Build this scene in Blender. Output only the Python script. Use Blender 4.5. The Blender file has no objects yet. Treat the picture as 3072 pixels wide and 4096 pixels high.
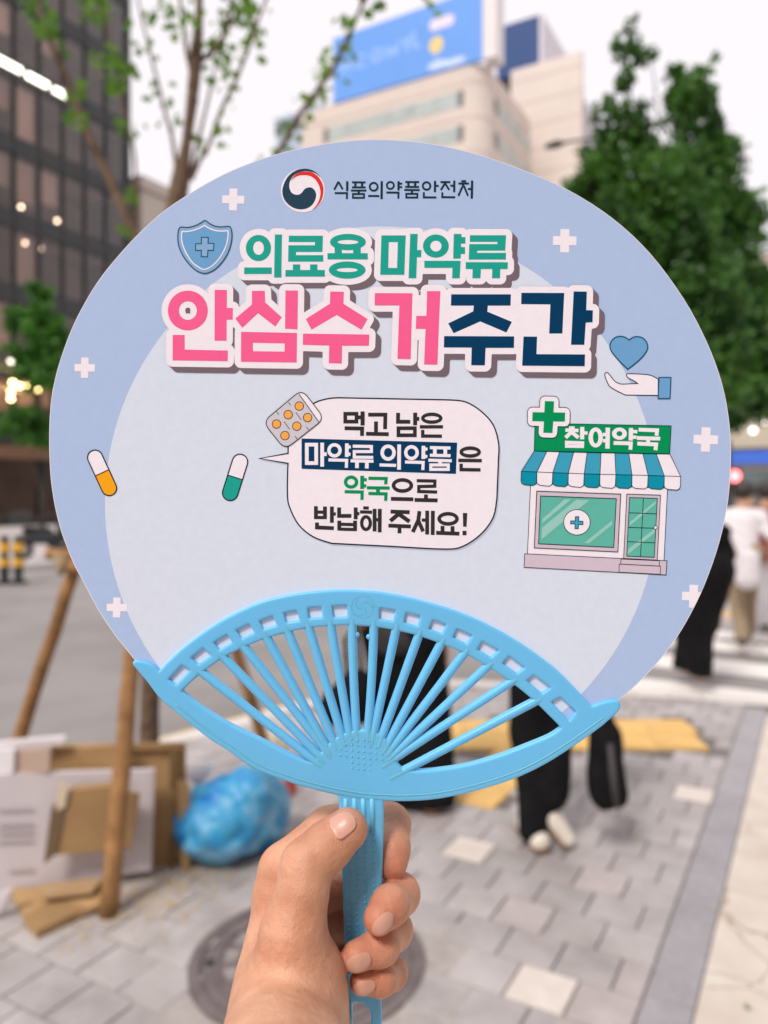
import bpy, bmesh, math, random
import numpy as np
from mathutils import Vector, Matrix
from mathutils.geometry import delaunay_2d_cdt

random.seed(7)
np.random.seed(7)
scene = bpy.context.scene
COL = scene.collection
R = math.radians

# ------------------------------------------------------------------ camera, sky, sun, exposure
EYE = 1.55            # phone height above the pavement
FP = 3078.0           # focal length in photo pixels (3072 x 4096)
HZ = 1980.0           # horizon row in the photo
DF = 0.3078           # distance of the fan from the lens
cam_d = bpy.data.cameras.new('camera')
cam = bpy.data.objects.new('camera', cam_d)
COL.objects.link(cam)
cam.location = (0, 0, EYE)
cam.rotation_euler = (R(90), 0, 0)
cam_d.sensor_fit = 'HORIZONTAL'
cam_d.sensor_width = 36.0
cam_d.lens = 36.0 * FP / 3072.0
cam_d.shift_y = -(2048.0 - HZ) / 3072.0
cam_d.clip_start = 0.02
cam_d.clip_end = 2000
cam_d.dof.use_dof = True
cam_d.dof.focus_distance = DF
cam_d.dof.aperture_fstop = 9.6
scene.camera = cam

world = bpy.data.worlds.new('World')
scene.world = world
world.use_nodes = True
wn = world.node_tree
wn.nodes.clear()
SUN_EL, SUN_AZ = 49.0, 210.0     # sun behind the photographer, to the left
sky = wn.nodes.new('ShaderNodeTexSky')
sky.sky_type = 'NISHITA'
sky.sun_disc = False
sky.sun_elevation = R(SUN_EL)
sky.sun_rotation = R(SUN_AZ)
sky.dust_density = 4.0
mixn = wn.nodes.new('ShaderNodeMix')
mixn.data_type = 'RGBA'
mixn.inputs[0].default_value = 0.93      # closed overcast: the cloud sheet hides nearly all of the blue
mixn.inputs[7].default_value = (6.7, 6.3, 6.45, 1)
bgn = wn.nodes.new('ShaderNodeBackground')
bgn.inputs['Strength'].default_value = 0.105
won = wn.nodes.new('ShaderNodeOutputWorld')
wn.links.new(sky.outputs[0], mixn.inputs[6])
wn.links.new(mixn.outputs[2], bgn.inputs['Color'])
wn.links.new(bgn.outputs[0], won.inputs[0])

sun_d = bpy.data.lights.new('sun', 'SUN')
sun_d.energy = 1.5
sun_d.angle = R(14)
sun_d.color = (1.0, 0.94, 0.88)
sun = bpy.data.objects.new('sun', sun_d)
COL.objects.link(sun)
sd = Vector((math.sin(R(SUN_AZ)) * math.cos(R(SUN_EL)), math.cos(R(SUN_AZ)) * math.cos(R(SUN_EL)), math.sin(R(SUN_EL))))
sun.rotation_euler = sd.to_track_quat('Z', 'Y').to_euler()
sun.location = (0, -5, 12)

vs = scene.view_settings
vs.view_transform = 'Standard'
vs.look = 'None'
vs.exposure = 0.62
vs.gamma = 1.0
vs.use_curve_mapping = False
scene.cycles.use_denoising = True
scene.cycles.max_bounces = 8

# ------------------------------------------------------------------ helpers
def srgb(r, g, b):
    def f(c):
        c /= 255.0
        return c / 12.92 if c <= 0.04045 else ((c + 0.055) / 1.055) ** 2.4
    return (f(r), f(g), f(b))

MATS = {}
def mat(name, col, rough=0.6, var=0.0, vscale=8.0, bump=0.0, bscale=60.0, sss=0.0, sss_r=(1, .4, .2), sss_s=0.004,
        metal=0.0, emit=None, estr=0.0, col2=None, spec=0.5, coat=0.0, detail=4.0, obj_rand=0.0, grime=0.0, gscale=1.4):
    if name in MATS:
        return MATS[name]
    m = bpy.data.materials.new(name)
    m.use_nodes = True
    nt = m.node_tree
    p = nt.nodes['Principled BSDF']
    p.inputs['Base Color'].default_value = (*col, 1)
    p.inputs['Roughness'].default_value = rough
    p.inputs['Metallic'].default_value = metal
    p.inputs['Specular IOR Level'].default_value = spec
    p.inputs['Coat Weight'].default_value = coat
    tc = nt.nodes.new('ShaderNodeTexCoord')
    out_col = None
    if var > 0 or col2 is not None:
        n = nt.nodes.new('ShaderNodeTexNoise')
        n.inputs['Scale'].default_value = vscale
        n.inputs['Detail'].default_value = detail
        n.inputs['Roughness'].default_value = 0.6
        nt.links.new(tc.outputs['Object'], n.inputs['Vector'])
        rp = nt.nodes.new('ShaderNodeValToRGB')
        rp.color_ramp.elements[0].position = 0.3
        rp.color_ramp.elements[1].position = 0.7
        c2 = col2 if col2 is not None else tuple(min(1, c * (1 + var)) for c in col)
        c1 = col if col2 is not None else tuple(c * (1 - var) for c in col)
        rp.color_ramp.elements[0].color = (*c1, 1)
        rp.color_ramp.elements[1].color = (*c2, 1)
        nt.links.new(n.outputs['Fac'], rp.inputs['Fac'])
        out_col = rp.outputs['Color']
    if obj_rand > 0:
        oi = nt.nodes.new('ShaderNodeObjectInfo')
        mr = nt.nodes.new('ShaderNodeMapRange')
        mr.inputs['To Min'].default_value = 1 - obj_rand
        mr.inputs['To Max'].default_value = 1 + obj_rand
        nt.links.new(oi.outputs['Random'], mr.inputs['Value'])
        hs = nt.nodes.new('ShaderNodeHueSaturation')
        nt.links.new(mr.outputs['Result'], hs.inputs['Value'])
        if out_col is None:
            hs.inputs['Color'].default_value = (*col, 1)
        else:
            nt.links.new(out_col, hs.inputs['Color'])
        out_col = hs.outputs['Color']
    if grime > 0:
        ge = nt.nodes.new('ShaderNodeNewGeometry'); gn = nt.nodes.new('ShaderNodeTexNoise'); gn.inputs['Scale'].default_value = gscale; gn.inputs['Detail'].default_value = 7; gn.inputs['Roughness'].default_value = .65
        nt.links.new(ge.outputs['Position'], gn.inputs['Vector'])
        gr = nt.nodes.new('ShaderNodeValToRGB'); gr.color_ramp.elements[0].position = .34; gr.color_ramp.elements[1].position = .58
        gr.color_ramp.elements[0].color = (1 - grime, 1 - grime * 1.05, 1 - grime * 1.1, 1); gr.color_ramp.elements[1].color = (1, 1, 1, 1)
        nt.links.new(gn.outputs['Fac'], gr.inputs['Fac'])
        mg = nt.nodes.new('ShaderNodeMix'); mg.data_type = 'RGBA'; mg.blend_type = 'MULTIPLY'; mg.inputs[0].default_value = 1.0
        if out_col is None: mg.inputs[6].default_value = (*col, 1)
        else: nt.links.new(out_col, mg.inputs[6])
        nt.links.new(gr.outputs['Color'], mg.inputs[7]); out_col = mg.outputs[2]
    if out_col is not None:
        nt.links.new(out_col, p.inputs['Base Color'])
    if bump > 0:
        n2 = nt.nodes.new('ShaderNodeTexNoise')
        n2.inputs['Scale'].default_value = bscale
        n2.inputs['Detail'].default_value = 5
        nt.links.new(tc.outputs['Object'], n2.inputs['Vector'])
        b = nt.nodes.new('ShaderNodeBump')
        b.inputs['Strength'].default_value = bump
        b.inputs['Distance'].default_value = 0.02 if bscale < 300 else 0.001
        nt.links.new(n2.outputs['Fac'], b.inputs['Height'])
        nt.links.new(b.outputs['Normal'], p.inputs['Normal'])
    if sss > 0:
        p.inputs['Subsurface Weight'].default_value = sss
        p.inputs['Subsurface Radius'].default_value = sss_r
        p.inputs['Subsurface Scale'].default_value = sss_s
    if emit is not None:
        p.inputs['Emission Color'].default_value = (*emit, 1)
        p.inputs['Emission Strength'].default_value = estr
    MATS[name] = m
    return m

def tag(o, label=None, cat=None, group=None, kind=None):
    if label: o['label'] = label
    if cat: o['category'] = cat
    if group: o['group'] = group
    if kind: o['kind'] = kind
    return o

def empty(name, loc=(0, 0, 0), rz=0.0):
    o = bpy.data.objects.new(name, None)
    COL.objects.link(o)
    o.location = loc
    o.rotation_euler = (0, 0, rz)
    o.empty_display_size = 0.1
    return o

def mworld(o):
    m = Matrix.LocRotScale(o.location, o.rotation_euler, o.scale)
    if o.parent:
        return mworld(o.parent) @ o.matrix_parent_inverse @ m
    return m

def link(name, me, m=None, parent=None, local=False, smooth=False):
    """mesh -> object; vertices are in world space unless local=True"""
    if m is not None and len(me.materials) == 0:
        me.materials.append(m)
    o = bpy.data.objects.new(name, me)
    COL.objects.link(o)
    if parent is not None:
        o.parent = parent
        if not local:
            o.matrix_parent_inverse = mworld(parent).inverted()
    if smooth:
        me.polygons.foreach_set('use_smooth', [True] * len(me.polygons))
    return o

def mk(name, verts, faces, m=None, parent=None, local=False, smooth=False):
    me = bpy.data.meshes.new(name)
    me.from_pydata([tuple(map(float, v)) for v in verts], [], [tuple(int(i) for i in f) for f in faces])
    me.update()
    return link(name, me, m, parent, local, smooth)

def np_mesh(name, V, Q):
    """fast mesh from numpy arrays (quads or tris)"""
    me = bpy.data.meshes.new(name)
    V = np.asarray(V, dtype=np.float32); Q = np.asarray(Q, dtype=np.int32)
    n = Q.shape[1]
    me.vertices.add(len(V)); me.vertices.foreach_set('co', V.ravel())
    me.loops.add(Q.size); me.loops.foreach_set('vertex_index', Q.ravel())
    me.polygons.add(len(Q))
    me.polygons.foreach_set('loop_start', np.arange(0, Q.size, n, dtype=np.int32))
    me.update(calc_edges=True)
    me.validate()
    return me

class MB:
    """collects simple shapes into one mesh"""
    def __init__(s): s.v = []; s.f = []
    def add(s, vs_, fs_):
        b = len(s.v); s.v += [tuple(v) for v in vs_]; s.f += [tuple(b + i for i in f) for f in fs_]
        return s
    def box(s, x0, x1, y0, y1, z0, z1):
        return s.add([(x0, y0, z0), (x1, y0, z0), (x1, y1, z0), (x0, y1, z0), (x0, y0, z1), (x1, y0, z1), (x1, y1, z1), (x0, y1, z1)],
                     [(0, 3, 2, 1), (4, 5, 6, 7), (0, 1, 5, 4), (1, 2, 6, 5), (2, 3, 7, 6), (3, 0, 4, 7)])
    def tube(s, pts, rad, n=10, cap=True, wob=0.0):
        pts = [Vector(p) for p in pts]
        if not hasattr(rad, '__len__'): rad = [rad] * len(pts)
        base = len(s.v); up = None
        for i, p in enumerate(pts):
            t = (pts[min(i + 1, len(pts) - 1)] - pts[max(i - 1, 0)])
            t = t.normalized() if t.length > 1e-9 else Vector((0, 0, 1))
            if up is None:
                up = t.orthogonal().normalized()
            up = (up - t * up.dot(t)); up = up.normalized() if up.length > 1e-6 else t.orthogonal().normalized()
            bi = t.cross(up)
            for k in range(n):
                a = 2 * math.pi * k / n
                r = rad[i] * (1 + wob * (random.random() - .5))
                s.v.append(tuple(p + up * (math.cos(a) * r) + bi * (math.sin(a) * r)))
        for i in range(len(pts) - 1):
            for k in range(n):
                a = base + i * n + k; b = base + i * n + (k + 1) % n
                s.f.append((a, b, b + n, a + n))
        if cap:
            s.f.append(tuple(base + k for k in range(n))[::-1])
            s.f.append(tuple(base + (len(pts) - 1) * n + k for k in range(n)))
        return s
    def lathe(s, prof, c=(0, 0, 0), n=24):
        base = len(s.v)
        for r, z in prof:
            for k in range(n):
                a = 2 * math.pi * k / n
                s.v.append((c[0] + r * math.cos(a), c[1] + r * math.sin(a), c[2] + z))
        for i in range(len(prof) - 1):
            for k in range(n):
                a = base + i * n + k; b = base + i * n + (k + 1) % n
                s.f.append((a, b, b + n, a + n))
        s.f.append(tuple(base + k for k in range(n))[::-1])
        s.f.append(tuple(base + (len(prof) - 1) * n + k for k in range(n)))
        return s
    def ball(s, c, r, n=10, m=6):
        pr = []
        for i in range(m + 1):
            a = -math.pi / 2 + math.pi * i / m
            pr.append((max(1e-4, math.cos(a)) * r, math.sin(a) * r))
        return s.lathe(pr, c, n)
    def build(s, name, m, parent=None, local=False, smooth=False, bevel=0.0, seg=2, sharp=None):
        o = mk(name, s.v, s.f, m, parent, local, smooth)
        bm = bmesh.new(); bm.from_mesh(o.data); bmesh.ops.recalc_face_normals(bm, faces=bm.faces); bm.to_mesh(o.data); bm.free()
        if sharp: o.data.set_sharp_from_angle(angle=R(sharp))
        if bevel > 0:
            b = o.modifiers.new('bevel', 'BEVEL'); b.width = bevel; b.segments = seg; b.limit_method = 'ANGLE'; b.angle_limit = R(35)
        return o

def copy_tree(o, parent=None):
    c = o.copy(); COL.objects.link(c)
    if parent is not None: c.parent = parent
    for ch in o.children:
        copy_tree(ch, c)
    return c

# photo pixel -> point; H at the fan (w = metres nearer to the lens than the fan), at() at a given depth, gp() on the pavement
def at(px, py, depth):
    return Vector(((px - 1536) * depth / FP, depth, EYE - (py - HZ) * depth / FP))
def H(px, py, w=0.0):
    return at(px, py, DF - w)
def gp(px, py, z=0.0):
    d = FP * (EYE - z) / (py - HZ)
    return Vector(((px - 1536) * d / FP, d, z))

# ---- signed distance meshing (smooth organic shapes)
def smin(a, b, k):
    h = np.clip(0.5 + 0.5 * (b - a) / k, 0, 1)
    return b + (a - b) * h - k * h * (1 - h)
def cap(P, a, b, ra, rb):
    a = np.asarray(a, np.float32); b = np.asarray(b, np.float32)
    ba = b - a
    t = np.clip(((P - a) @ ba) / max(1e-12, float(ba @ ba)), 0, 1)
    q = P - a - t[..., None] * ba
    return np.sqrt((q * q).sum(-1)) - (ra + (rb - ra) * t)
def ellip(P, c, r):
    q = (P - np.asarray(c, np.float32)) / np.asarray(r, np.float32)
    k0 = np.sqrt((q * q).sum(-1)) + 1e-9
    return (k0 - 1) * min(r)
def surface_nets(fn, lo, hi, h):
    lo = np.asarray(lo, np.float32); hi = np.asarray(hi, np.float32)
    n = np.ceil((hi - lo) / h).astype(int) + 1
    ax = [lo[i] + h * np.arange(n[i], dtype=np.float32) for i in range(3)]
    D = np.empty(n, np.float32)
    for i0 in range(0, n[0], 24):
        X, Y, Z = np.meshgrid(ax[0][i0:i0 + 24], ax[1], ax[2], indexing='ij')
        D[i0:i0 + 24] = fn(np.stack([X, Y, Z], -1))
    S = D < 0
    c = n - 1
    acc = np.zeros((*c, 3), np.float32); cnt = np.zeros(c, np.float32)
    sl = lambda o, ext: slice(o, o + ext)
    for axis in range(3):
        o1 = [(axis + 1) % 3, (axis + 2) % 3]
        for d1 in (0, 1):
            for d2 in (0, 1):
                off = [0, 0, 0]; off[o1[0]] = d1; off[o1[1]] = d2
                off2 = list(off); off2[axis] = 1
                A = D[tuple(sl(off[i], c[i]) for i in range(3))]
                B = D[tuple(sl(off2[i], c[i]) for i in range(3))]
                m = (A < 0) != (B < 0)
                t = np.where(m, A / np.where(m, A - B, 1), 0)
                for i in range(3):
                    acc[..., i] += np.where(m, (t if i == axis else off[i]), 0)
                cnt += m
    act = cnt > 0
    idx = -np.ones(c, np.int64)
    idx[act] = np.arange(act.sum())
    ii = np.argwhere(act).astype(np.float32)
    V = lo + h * (ii + acc[act] / cnt[act][:, None])
    quads = []
    for axis in range(3):
        a1, a2 = (axis + 1) % 3, (axis + 2) % 3
        ext = [0, 0, 0]; ext[axis] = c[axis]; ext[a1] = c[a1] - 1; ext[a2] = c[a2] - 1
        st = [0, 0, 0]; st[a1] = 1; st[a2] = 1
        s0 = tuple(sl(st[i], ext[i]) for i in range(3))
        st2 = list(st); st2[axis] += 1
        s1 = tuple(sl(st2[i], ext[i]) for i in range(3))
        A, B = S[s0], S[s1]
        for flip, M in ((False, A & ~B), (True, ~A & B)):
            w = np.argwhere(M)
            if len(w) == 0: continue
            w = w + np.array(st)
            def cell(d1, d2):
                q = w.copy(); q[:, a1] -= d1; q[:, a2] -= d2
                return idx[q[:, 0], q[:, 1], q[:, 2]]
            q = np.stack([cell(1, 1), cell(0, 1), cell(0, 0), cell(1, 0)], 1)
            quads.append(q[:, ::-1] if flip else q)
    return V, np.concatenate(quads)
def sdf_obj(name, fn, lo, hi, h, m, parent=None, local=False, relax=1):
    V, Q = surface_nets(fn, lo, hi, h)
    me = np_mesh(name, V, Q)
    o = link(name, me, m, parent, local, True)
    if relax:
        s = o.modifiers.new('smooth', 'SMOOTH'); s.factor = 0.5; s.iterations = relax
    return o

# ---- flat print: polygons in photo pixels, unioned by a constrained triangulation
def area2(p):
    return sum(p[i][0] * p[(i + 1) % len(p)][1] - p[(i + 1) % len(p)][0] * p[i][1] for i in range(len(p)))
def inside(poly, X, Y):
    poly = np.asarray(poly, float); c = np.zeros(len(X), bool); j = len(poly) - 1
    for i in range(len(poly)):
        xi, yi = poly[i]; xj, yj = poly[j]
        hit = ((yi > Y) != (yj > Y)) & (X < (xj - xi) * (Y - yi) / ((yj - yi) if yj != yi else 1e-12) + xi)
        c ^= hit; j = i
    return c
def cdt(polys, pred=None):
    vv, ff = [], []
    for p in polys:
        p = list(p)
        if abs(area2(p)) < 1e-6: continue
        if area2(p) < 0: p = p[::-1]
        b = len(vv); vv += [Vector((float(a), float(c))) for a, c in p]; ff.append(list(range(b, b + len(p))))
    r = delaunay_2d_cdt(vv, [], ff, 0, 1e-4)
    V = np.array([(v.x, v.y) for v in r[0]])
    if pred is None:      # union: triangles that belong to at least one input polygon
        T = [tuple(f) for f, src in zip(r[2], r[5]) if len(src) > 0]
    else:
        T = [tuple(f) for f in r[2]]
        Ta = np.array(T); cc = V[Ta].mean(1); k = pred(cc[:, 0], cc[:, 1]); T = [t for t, q in zip(T, k) if q]
    return V, T
def poly_dist(polys, X, Y):
    """distance to a union of polygons (0 inside) on a grid"""
    D = np.full(X.shape, 1e9, np.float32); I = np.zeros(X.shape, bool)
    for p in polys:
        I |= inside(p, X.ravel(), Y.ravel()).reshape(X.shape)
        for i in range(len(p)):
            ax, ay = p[i]; bx, by = p[(i + 1) % len(p)]
            x0, x1, y0, y1 = min(ax, bx) - 34, max(ax, bx) + 34, min(ay, by) - 34, max(ay, by) + 34
            i0, i1 = np.searchsorted(X[0], (x0, x1)); j0, j1 = np.searchsorted(Y[:, 0], (y0, y1))
            if i1 <= i0 or j1 <= j0: continue
            x, y = X[j0:j1, i0:i1], Y[j0:j1, i0:i1]; dx, dy = bx - ax, by - ay; L = dx * dx + dy * dy
            if L < 1e-9: continue
            t = np.clip(((x - ax) * dx + (y - ay) * dy) / L, 0, 1)
            D[j0:j1, i0:i1] = np.minimum(D[j0:j1, i0:i1], np.hypot(x - ax - t * dx, y - ay - t * dy))
    D[I] = 0
    return D
def field_fill(D, x0, y0, h):
    """triangulated region D < 0 of a sampled field"""
    S = D < 0; ny, nx = D.shape
    acc = np.zeros((ny - 1, nx - 1, 2)); cnt = np.zeros((ny - 1, nx - 1))
    for (sa, sb, f) in (((slice(0, -1), slice(0, -1)), (slice(0, -1), slice(1, None)), lambda t: (t, 0)), ((slice(1, None), slice(0, -1)), (slice(1, None), slice(1, None)), lambda t: (t, 1)),
                        ((slice(0, -1), slice(0, -1)), (slice(1, None), slice(0, -1)), lambda t: (0, t)), ((slice(0, -1), slice(1, None)), (slice(1, None), slice(1, None)), lambda t: (1, t))):
        A, B = D[sa], D[sb]; m = (A < 0) != (B < 0); t = np.where(m, A / np.where(m, A - B, 1), 0); fx, fy = f(t)
        acc[..., 0] += np.where(m, fx, 0); acc[..., 1] += np.where(m, fy, 0); cnt += m
    act = cnt > 0; idx = -np.ones(act.shape, int); idx[act] = np.arange(act.sum())
    jj = np.argwhere(act); P = np.stack([x0 + h * (jj[:, 1] + acc[act][:, 0] / cnt[act]), y0 + h * (jj[:, 0] + acc[act][:, 1] / cnt[act])], 1)
    E = []
    w = np.argwhere(S[1:-1, :-1] != S[1:-1, 1:])
    for j, i in w: E.append((idx[j, i], idx[j + 1, i]))
    w = np.argwhere(S[:-1, 1:-1] != S[1:, 1:-1])
    for j, i in w: E.append((idx[j, i], idx[j, i + 1]))
    r = delaunay_2d_cdt([Vector(p) for p in P], [tuple(map(int, e)) for e in E], [], 0, 1e-4)
    V = np.array([(v.x, v.y) for v in r[0]]); Ta = np.array([tuple(f) for f in r[2]]); c = V[Ta].mean(1)
    fx, fy = (c[:, 0] - x0) / h, (c[:, 1] - y0) / h; i, j = np.clip(fx.astype(int), 0, nx - 2), np.clip(fy.astype(int), 0, ny - 2); u, v = fx - i, fy - j
    val = D[j, i] * (1 - u) * (1 - v) + D[j, i + 1] * u * (1 - v) + D[j + 1, i] * (1 - u) * v + D[j + 1, i + 1] * u * v
    return V, [tuple(t) for t, k in zip(Ta, val < 0) if k]
def strip(pts, w, closed=True):
    """mitred band along a polyline"""
    P = [Vector(p) for p in pts]; Q = [P[0]]
    for p in P[1:]:
        if (p - Q[-1]).length > 1e-3: Q.append(p)
    if closed and (Q[0] - Q[-1]).length < 1e-3: Q.pop()
    n = len(Q); V = []
    for i in range(n):
        a = (Q[i] - Q[i - 1]) if (i > 0 or closed) else (Q[1] - Q[0]); b = (Q[(i + 1) % n] - Q[i]) if (i < n - 1 or closed) else a
        a = a.normalized(); b = b.normalized(); na = Vector((-a.y, a.x)); nb = Vector((-b.y, b.x)); m = na + nb
        m = m.normalized() if m.length > 1e-6 else na
        k = min(2.6, 1 / max(.2, m.dot(na))); V.append(Q[i] + m * (w / 2 * k)); V.append(Q[i] - m * (w / 2 * k))
    return [tuple(v) for v in V], [(2 * i, 2 * ((i + 1) % n), 2 * ((i + 1) % n) + 1, 2 * i + 1) for i in range(n if closed else n - 1)]
def disc(cx, cy, rx, ry=None, n=40, a0=0.0, rot=0.0):
    ry = rx if ry is None else ry
    out = []
    for k in range(n):
        a = a0 + 2 * math.pi * k / n
        x, y = rx * math.cos(a), ry * math.sin(a)
        out.append((cx + x * math.cos(rot) - y * math.sin(rot), cy + x * math.sin(rot) + y * math.cos(rot)))
    return out
def ring(cx, cy, rx, ry, ix, iy, n=40):
    o = disc(cx, cy, rx, ry, n); i = disc(cx, cy, ix, iy, n)
    return [[o[k], o[(k + 1) % n], i[(k + 1) % n], i[k]] for k in range(n)]
def rect(x0, y0, x1, y1): return [(x0, y0), (x1, y0), (x1, y1), (x0, y1)]
def seg(a, b, w, e0=0.0, e1=0.0):
    dx, dy = b[0] - a[0], b[1] - a[1]; L = math.hypot(dx, dy) or 1e-9
    ux, uy = dx / L, dy / L; nx, ny = -uy * w / 2, ux * w / 2
    a = (a[0] - ux * e0, a[1] - uy * e0); b = (b[0] + ux * e1, b[1] + uy * e1)
    return [(a[0] + nx, a[1] + ny), (b[0] + nx, b[1] + ny), (b[0] - nx, b[1] - ny), (a[0] - nx, a[1] - ny)]
def line(pts, w, closed=False, roundj=False):
    out = []; n = len(pts)
    for i in range(n if closed else n - 1):
        a, b = pts[i], pts[(i + 1) % n]
        out.append(seg(a, b, w, w / 2 if (i > 0 or closed) and not roundj else 0, w / 2 if (i < n - 2 or closed) and not roundj else 0))
    if roundj:
        for i in range(n):
            if closed or 0 < i < n - 1: out.append(disc(pts[i][0], pts[i][1], w / 2, n=8, a0=.3))
    return out
def inflate(polys, r):
    out = []
    for p in polys:
        out.append(p)
        for i in range(len(p)):
            a, b = p[i], p[(i + 1) % len(p)]
            if math.hypot(a[0] - b[0], a[1] - b[1]) > 1e-6: out.append(seg(a, b, 2 * r))
            out.append(disc(a[0], a[1], r, n=16, a0=.11))
    return out
def spline(pts, n=6, closed=True):
    """Catmull-Rom through points"""
    P = [np.array(p, float) for p in pts]; m = len(P); out = []
    for i in range(m if closed else m - 1):
        g = lambda k: P[k % m] if closed else P[max(0, min(m - 1, k))]
        p0, p1, p2, p3 = g(i - 1), g(i), g(i + 1), g(i + 2)
        for k in range(n):
            t = k / n
            out.append(tuple(0.5 * ((2 * p1) + (-p0 + p2) * t + (2 * p0 - 5 * p1 + 4 * p2 - p3) * t * t + (-p0 + 3 * p1 - 3 * p2 + p3) * t ** 3)))
    if not closed: out.append(tuple(P[-1]))
    return out
class Crop:
    """coordinates read off an enlargement of the photograph"""
    def __init__(s, x0, y0, k): s.x0, s.y0, s.k = x0, y0, k
    def p(s, pts): return [(s.x0 + x * s.k, s.y0 + y * s.k) for x, y in pts]
    def ps(s, polys): return [s.p(q) for q in polys]
A_, B_ = Crop(920, 880, .37372), Crop(1460, 880, .39783)
C_, D_ = Crop(640, 1120, .54249), Crop(1460, 1120, .60277)
E_, F_ = Crop(1100, 640, .25316), Crop(1320, 660, .36166)
G_, H_ = Crop(1020, 1540, .61483), Crop(1020, 1860, .61483)
I_, J_ = Crop(2060, 1560, .42194), Crop(2060, 1940, .42194)
K_, L_ = Crop(680, 860, .16878), Crop(2380, 1310, .20494)
M_, N_ = Crop(500, 2340, .60277), Crop(1240, 2380, .37372)
O_, Q_ = Crop(1700, 2360, .51838), Crop(1160, 2760, .36166)
R_, V_ = Crop(900, 3100, .54249), Crop(0, 2900, .7836)
MASC = Crop(340, 1480, .47016)
# ------------------------------------------------------------------ the setting: streets, pavements, kerbs
AZ = R(29.5)                                    # the street grid is turned by this much against the view
RX, RY = math.cos(AZ), -math.sin(AZ)            # across the street, to the right
UX, UY = math.sin(AZ), math.cos(AZ)             # along the street, away
def lw(x, y, z=0.0): return Vector((x * RX + y * UX, x * RY + y * UY, z))
def wl(p): return (p[0] * RX + p[1] * RY, p[0] * UX + p[1] * UY)

m_asph = mat('worn asphalt', (.30, .28, .272), .9, var=.08, vscale=60, bump=.35, bscale=90, grime=.22, gscale=.55)
m_conc = mat('pale concrete', (.60, .53, .46), .9, var=.10, vscale=2.2, bump=.2, bscale=40)
m_slab = mat('mortar bed', (.17, .15, .14), .95, var=.25, vscale=9)
m_paver = mat('grey paving block', (.46, .43, .425), .85, var=.09, vscale=7, bump=.25, bscale=120, obj_rand=.08, grime=.28, gscale=2.3)
m_paver_w = mat('cream paving block', (.72, .65, .59), .85, var=.05, vscale=9, bump=.2, bscale=120, obj_rand=.04, grime=.15, gscale=5)
m_paver_p = mat('pinkish paving block', (.47, .42, .415), .85, var=.08, vscale=9, bump=.2, bscale=120, obj_rand=.06, grime=.2, gscale=3)
m_granite = mat('blue grey granite', (.37, .355, .375), .8, var=.10, vscale=30, bump=.15, bscale=160, obj_rand=.05, grime=.15, gscale=4)
m_kerb = mat('light granite kerb', (.64, .60, .57), .8, var=.08, vscale=20, bump=.15, bscale=100, obj_rand=.06)
m_tact = mat('yellow tactile tile', (.78, .50, .18), .8, var=.10, vscale=12, bump=.1, bscale=60, obj_rand=.06)
m_white_p = mat('white road paint', (.84, .80, .76), .8, var=.10, vscale=5, bump=.2, bscale=90)
m_yel_p = mat('yellow road paint', (.80, .50, .10), .8, var=.15, vscale=6)

road = MB().box(-400, 500, -60, 700, -.5, -.12).build('road', m_asph)
tag(road, 'pale worn asphalt of the street and side street', kind='structure')

KERB = [(-8.5, -2.4), (-3.2, 3.07), (-1.32, 5.02), (-.42, 5.98), (.28, 6.42), (1.0, 6.38), (1.98, 6.12), (2.95, 5.83), (6.0, 4.75), (13.0, 1.0)]
def prism(name, poly, z0, z1, m, parent=None):
    n = len(poly)
    if area2(poly) < 0: poly = poly[::-1]
    v = [(x, y, z0) for x, y in poly] + [(x, y, z1) for x, y in poly]
    f = [tuple(range(n))[::-1], tuple(range(n, 2 * n))] + [(i, (i + 1) % n, n + (i + 1) % n, n + i) for i in range(n)]
    return mk(name, v, f, m, parent)
walk_poly = KERB + [(13, -7), (-8.5, -7)]
pavement = prism('pavement', walk_poly, -.119, -.012, m_slab)
tag(pavement, 'block-paved pavement with grey and cream blocks', kind='structure')

# kerb stones, each a block of its own
def offset_poly(pl, d):
    out = []
    for i in range(len(pl)):
        a = Vector(pl[max(0, i - 1)]); b = Vector(pl[min(len(pl) - 1, i + 1)])
        t = (b - a).normalized(); out.append((pl[i][0] - t.y * d, pl[i][1] + t.x * d))
    return out
fine = spline(KERB, 12, closed=False)
kin = offset_poly(fine, -.16)
kstep = 4
for i in range(0, len(fine) - 1, kstep):
    j = min(i + kstep, len(fine) - 1)
    if fine[i][1] < 1.5 and fine[j][1] < 1.5: continue
    a, b, c, d = fine[i], fine[j], kin[j], kin[i]
    sh = lambda p, q: (p[0] + (q[0] - p[0]) * .006, p[1] + (q[1] - p[1]) * .006)
    o = prism('kerb_stone', [sh(a, b), sh(b, a), sh(c, d), sh(d, c)], -.1195, .003, m_kerb, pavement)
    bv = o.modifiers.new('bevel', 'BEVEL'); bv.width = .012; bv.segments = 2
# yellow no-parking line along the kerb
yo, yi = offset_poly(fine, .34), offset_poly(fine, .20)
ys = [k for k in range(len(fine)) if fine[k][1] > 1.0 and fine[k][0] < .1]
v = [(*yo[k], -.115) for k in ys] + [(*yi[k], -.115) for k in ys]
n_ = len(ys)
mk('yellow_line', v, [(k, k + 1, n_ + k + 1, n_ + k) for k in range(n_ - 1)], m_yel_p, road)
# crosswalk bars
for y0, y1 in ((6.62, 7.25), (7.80, 8.42), (8.95, 9.5), (9.72, 10.25)):
    q = [lw(-2.4, y0, -.115), lw(3.0, y0, -.115), lw(3.0, y1, -.115), lw(-2.4, y1, -.115)]
    mk('crossing_bar', q, [(0, 1, 2, 3)], m_white_p, road)

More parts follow.
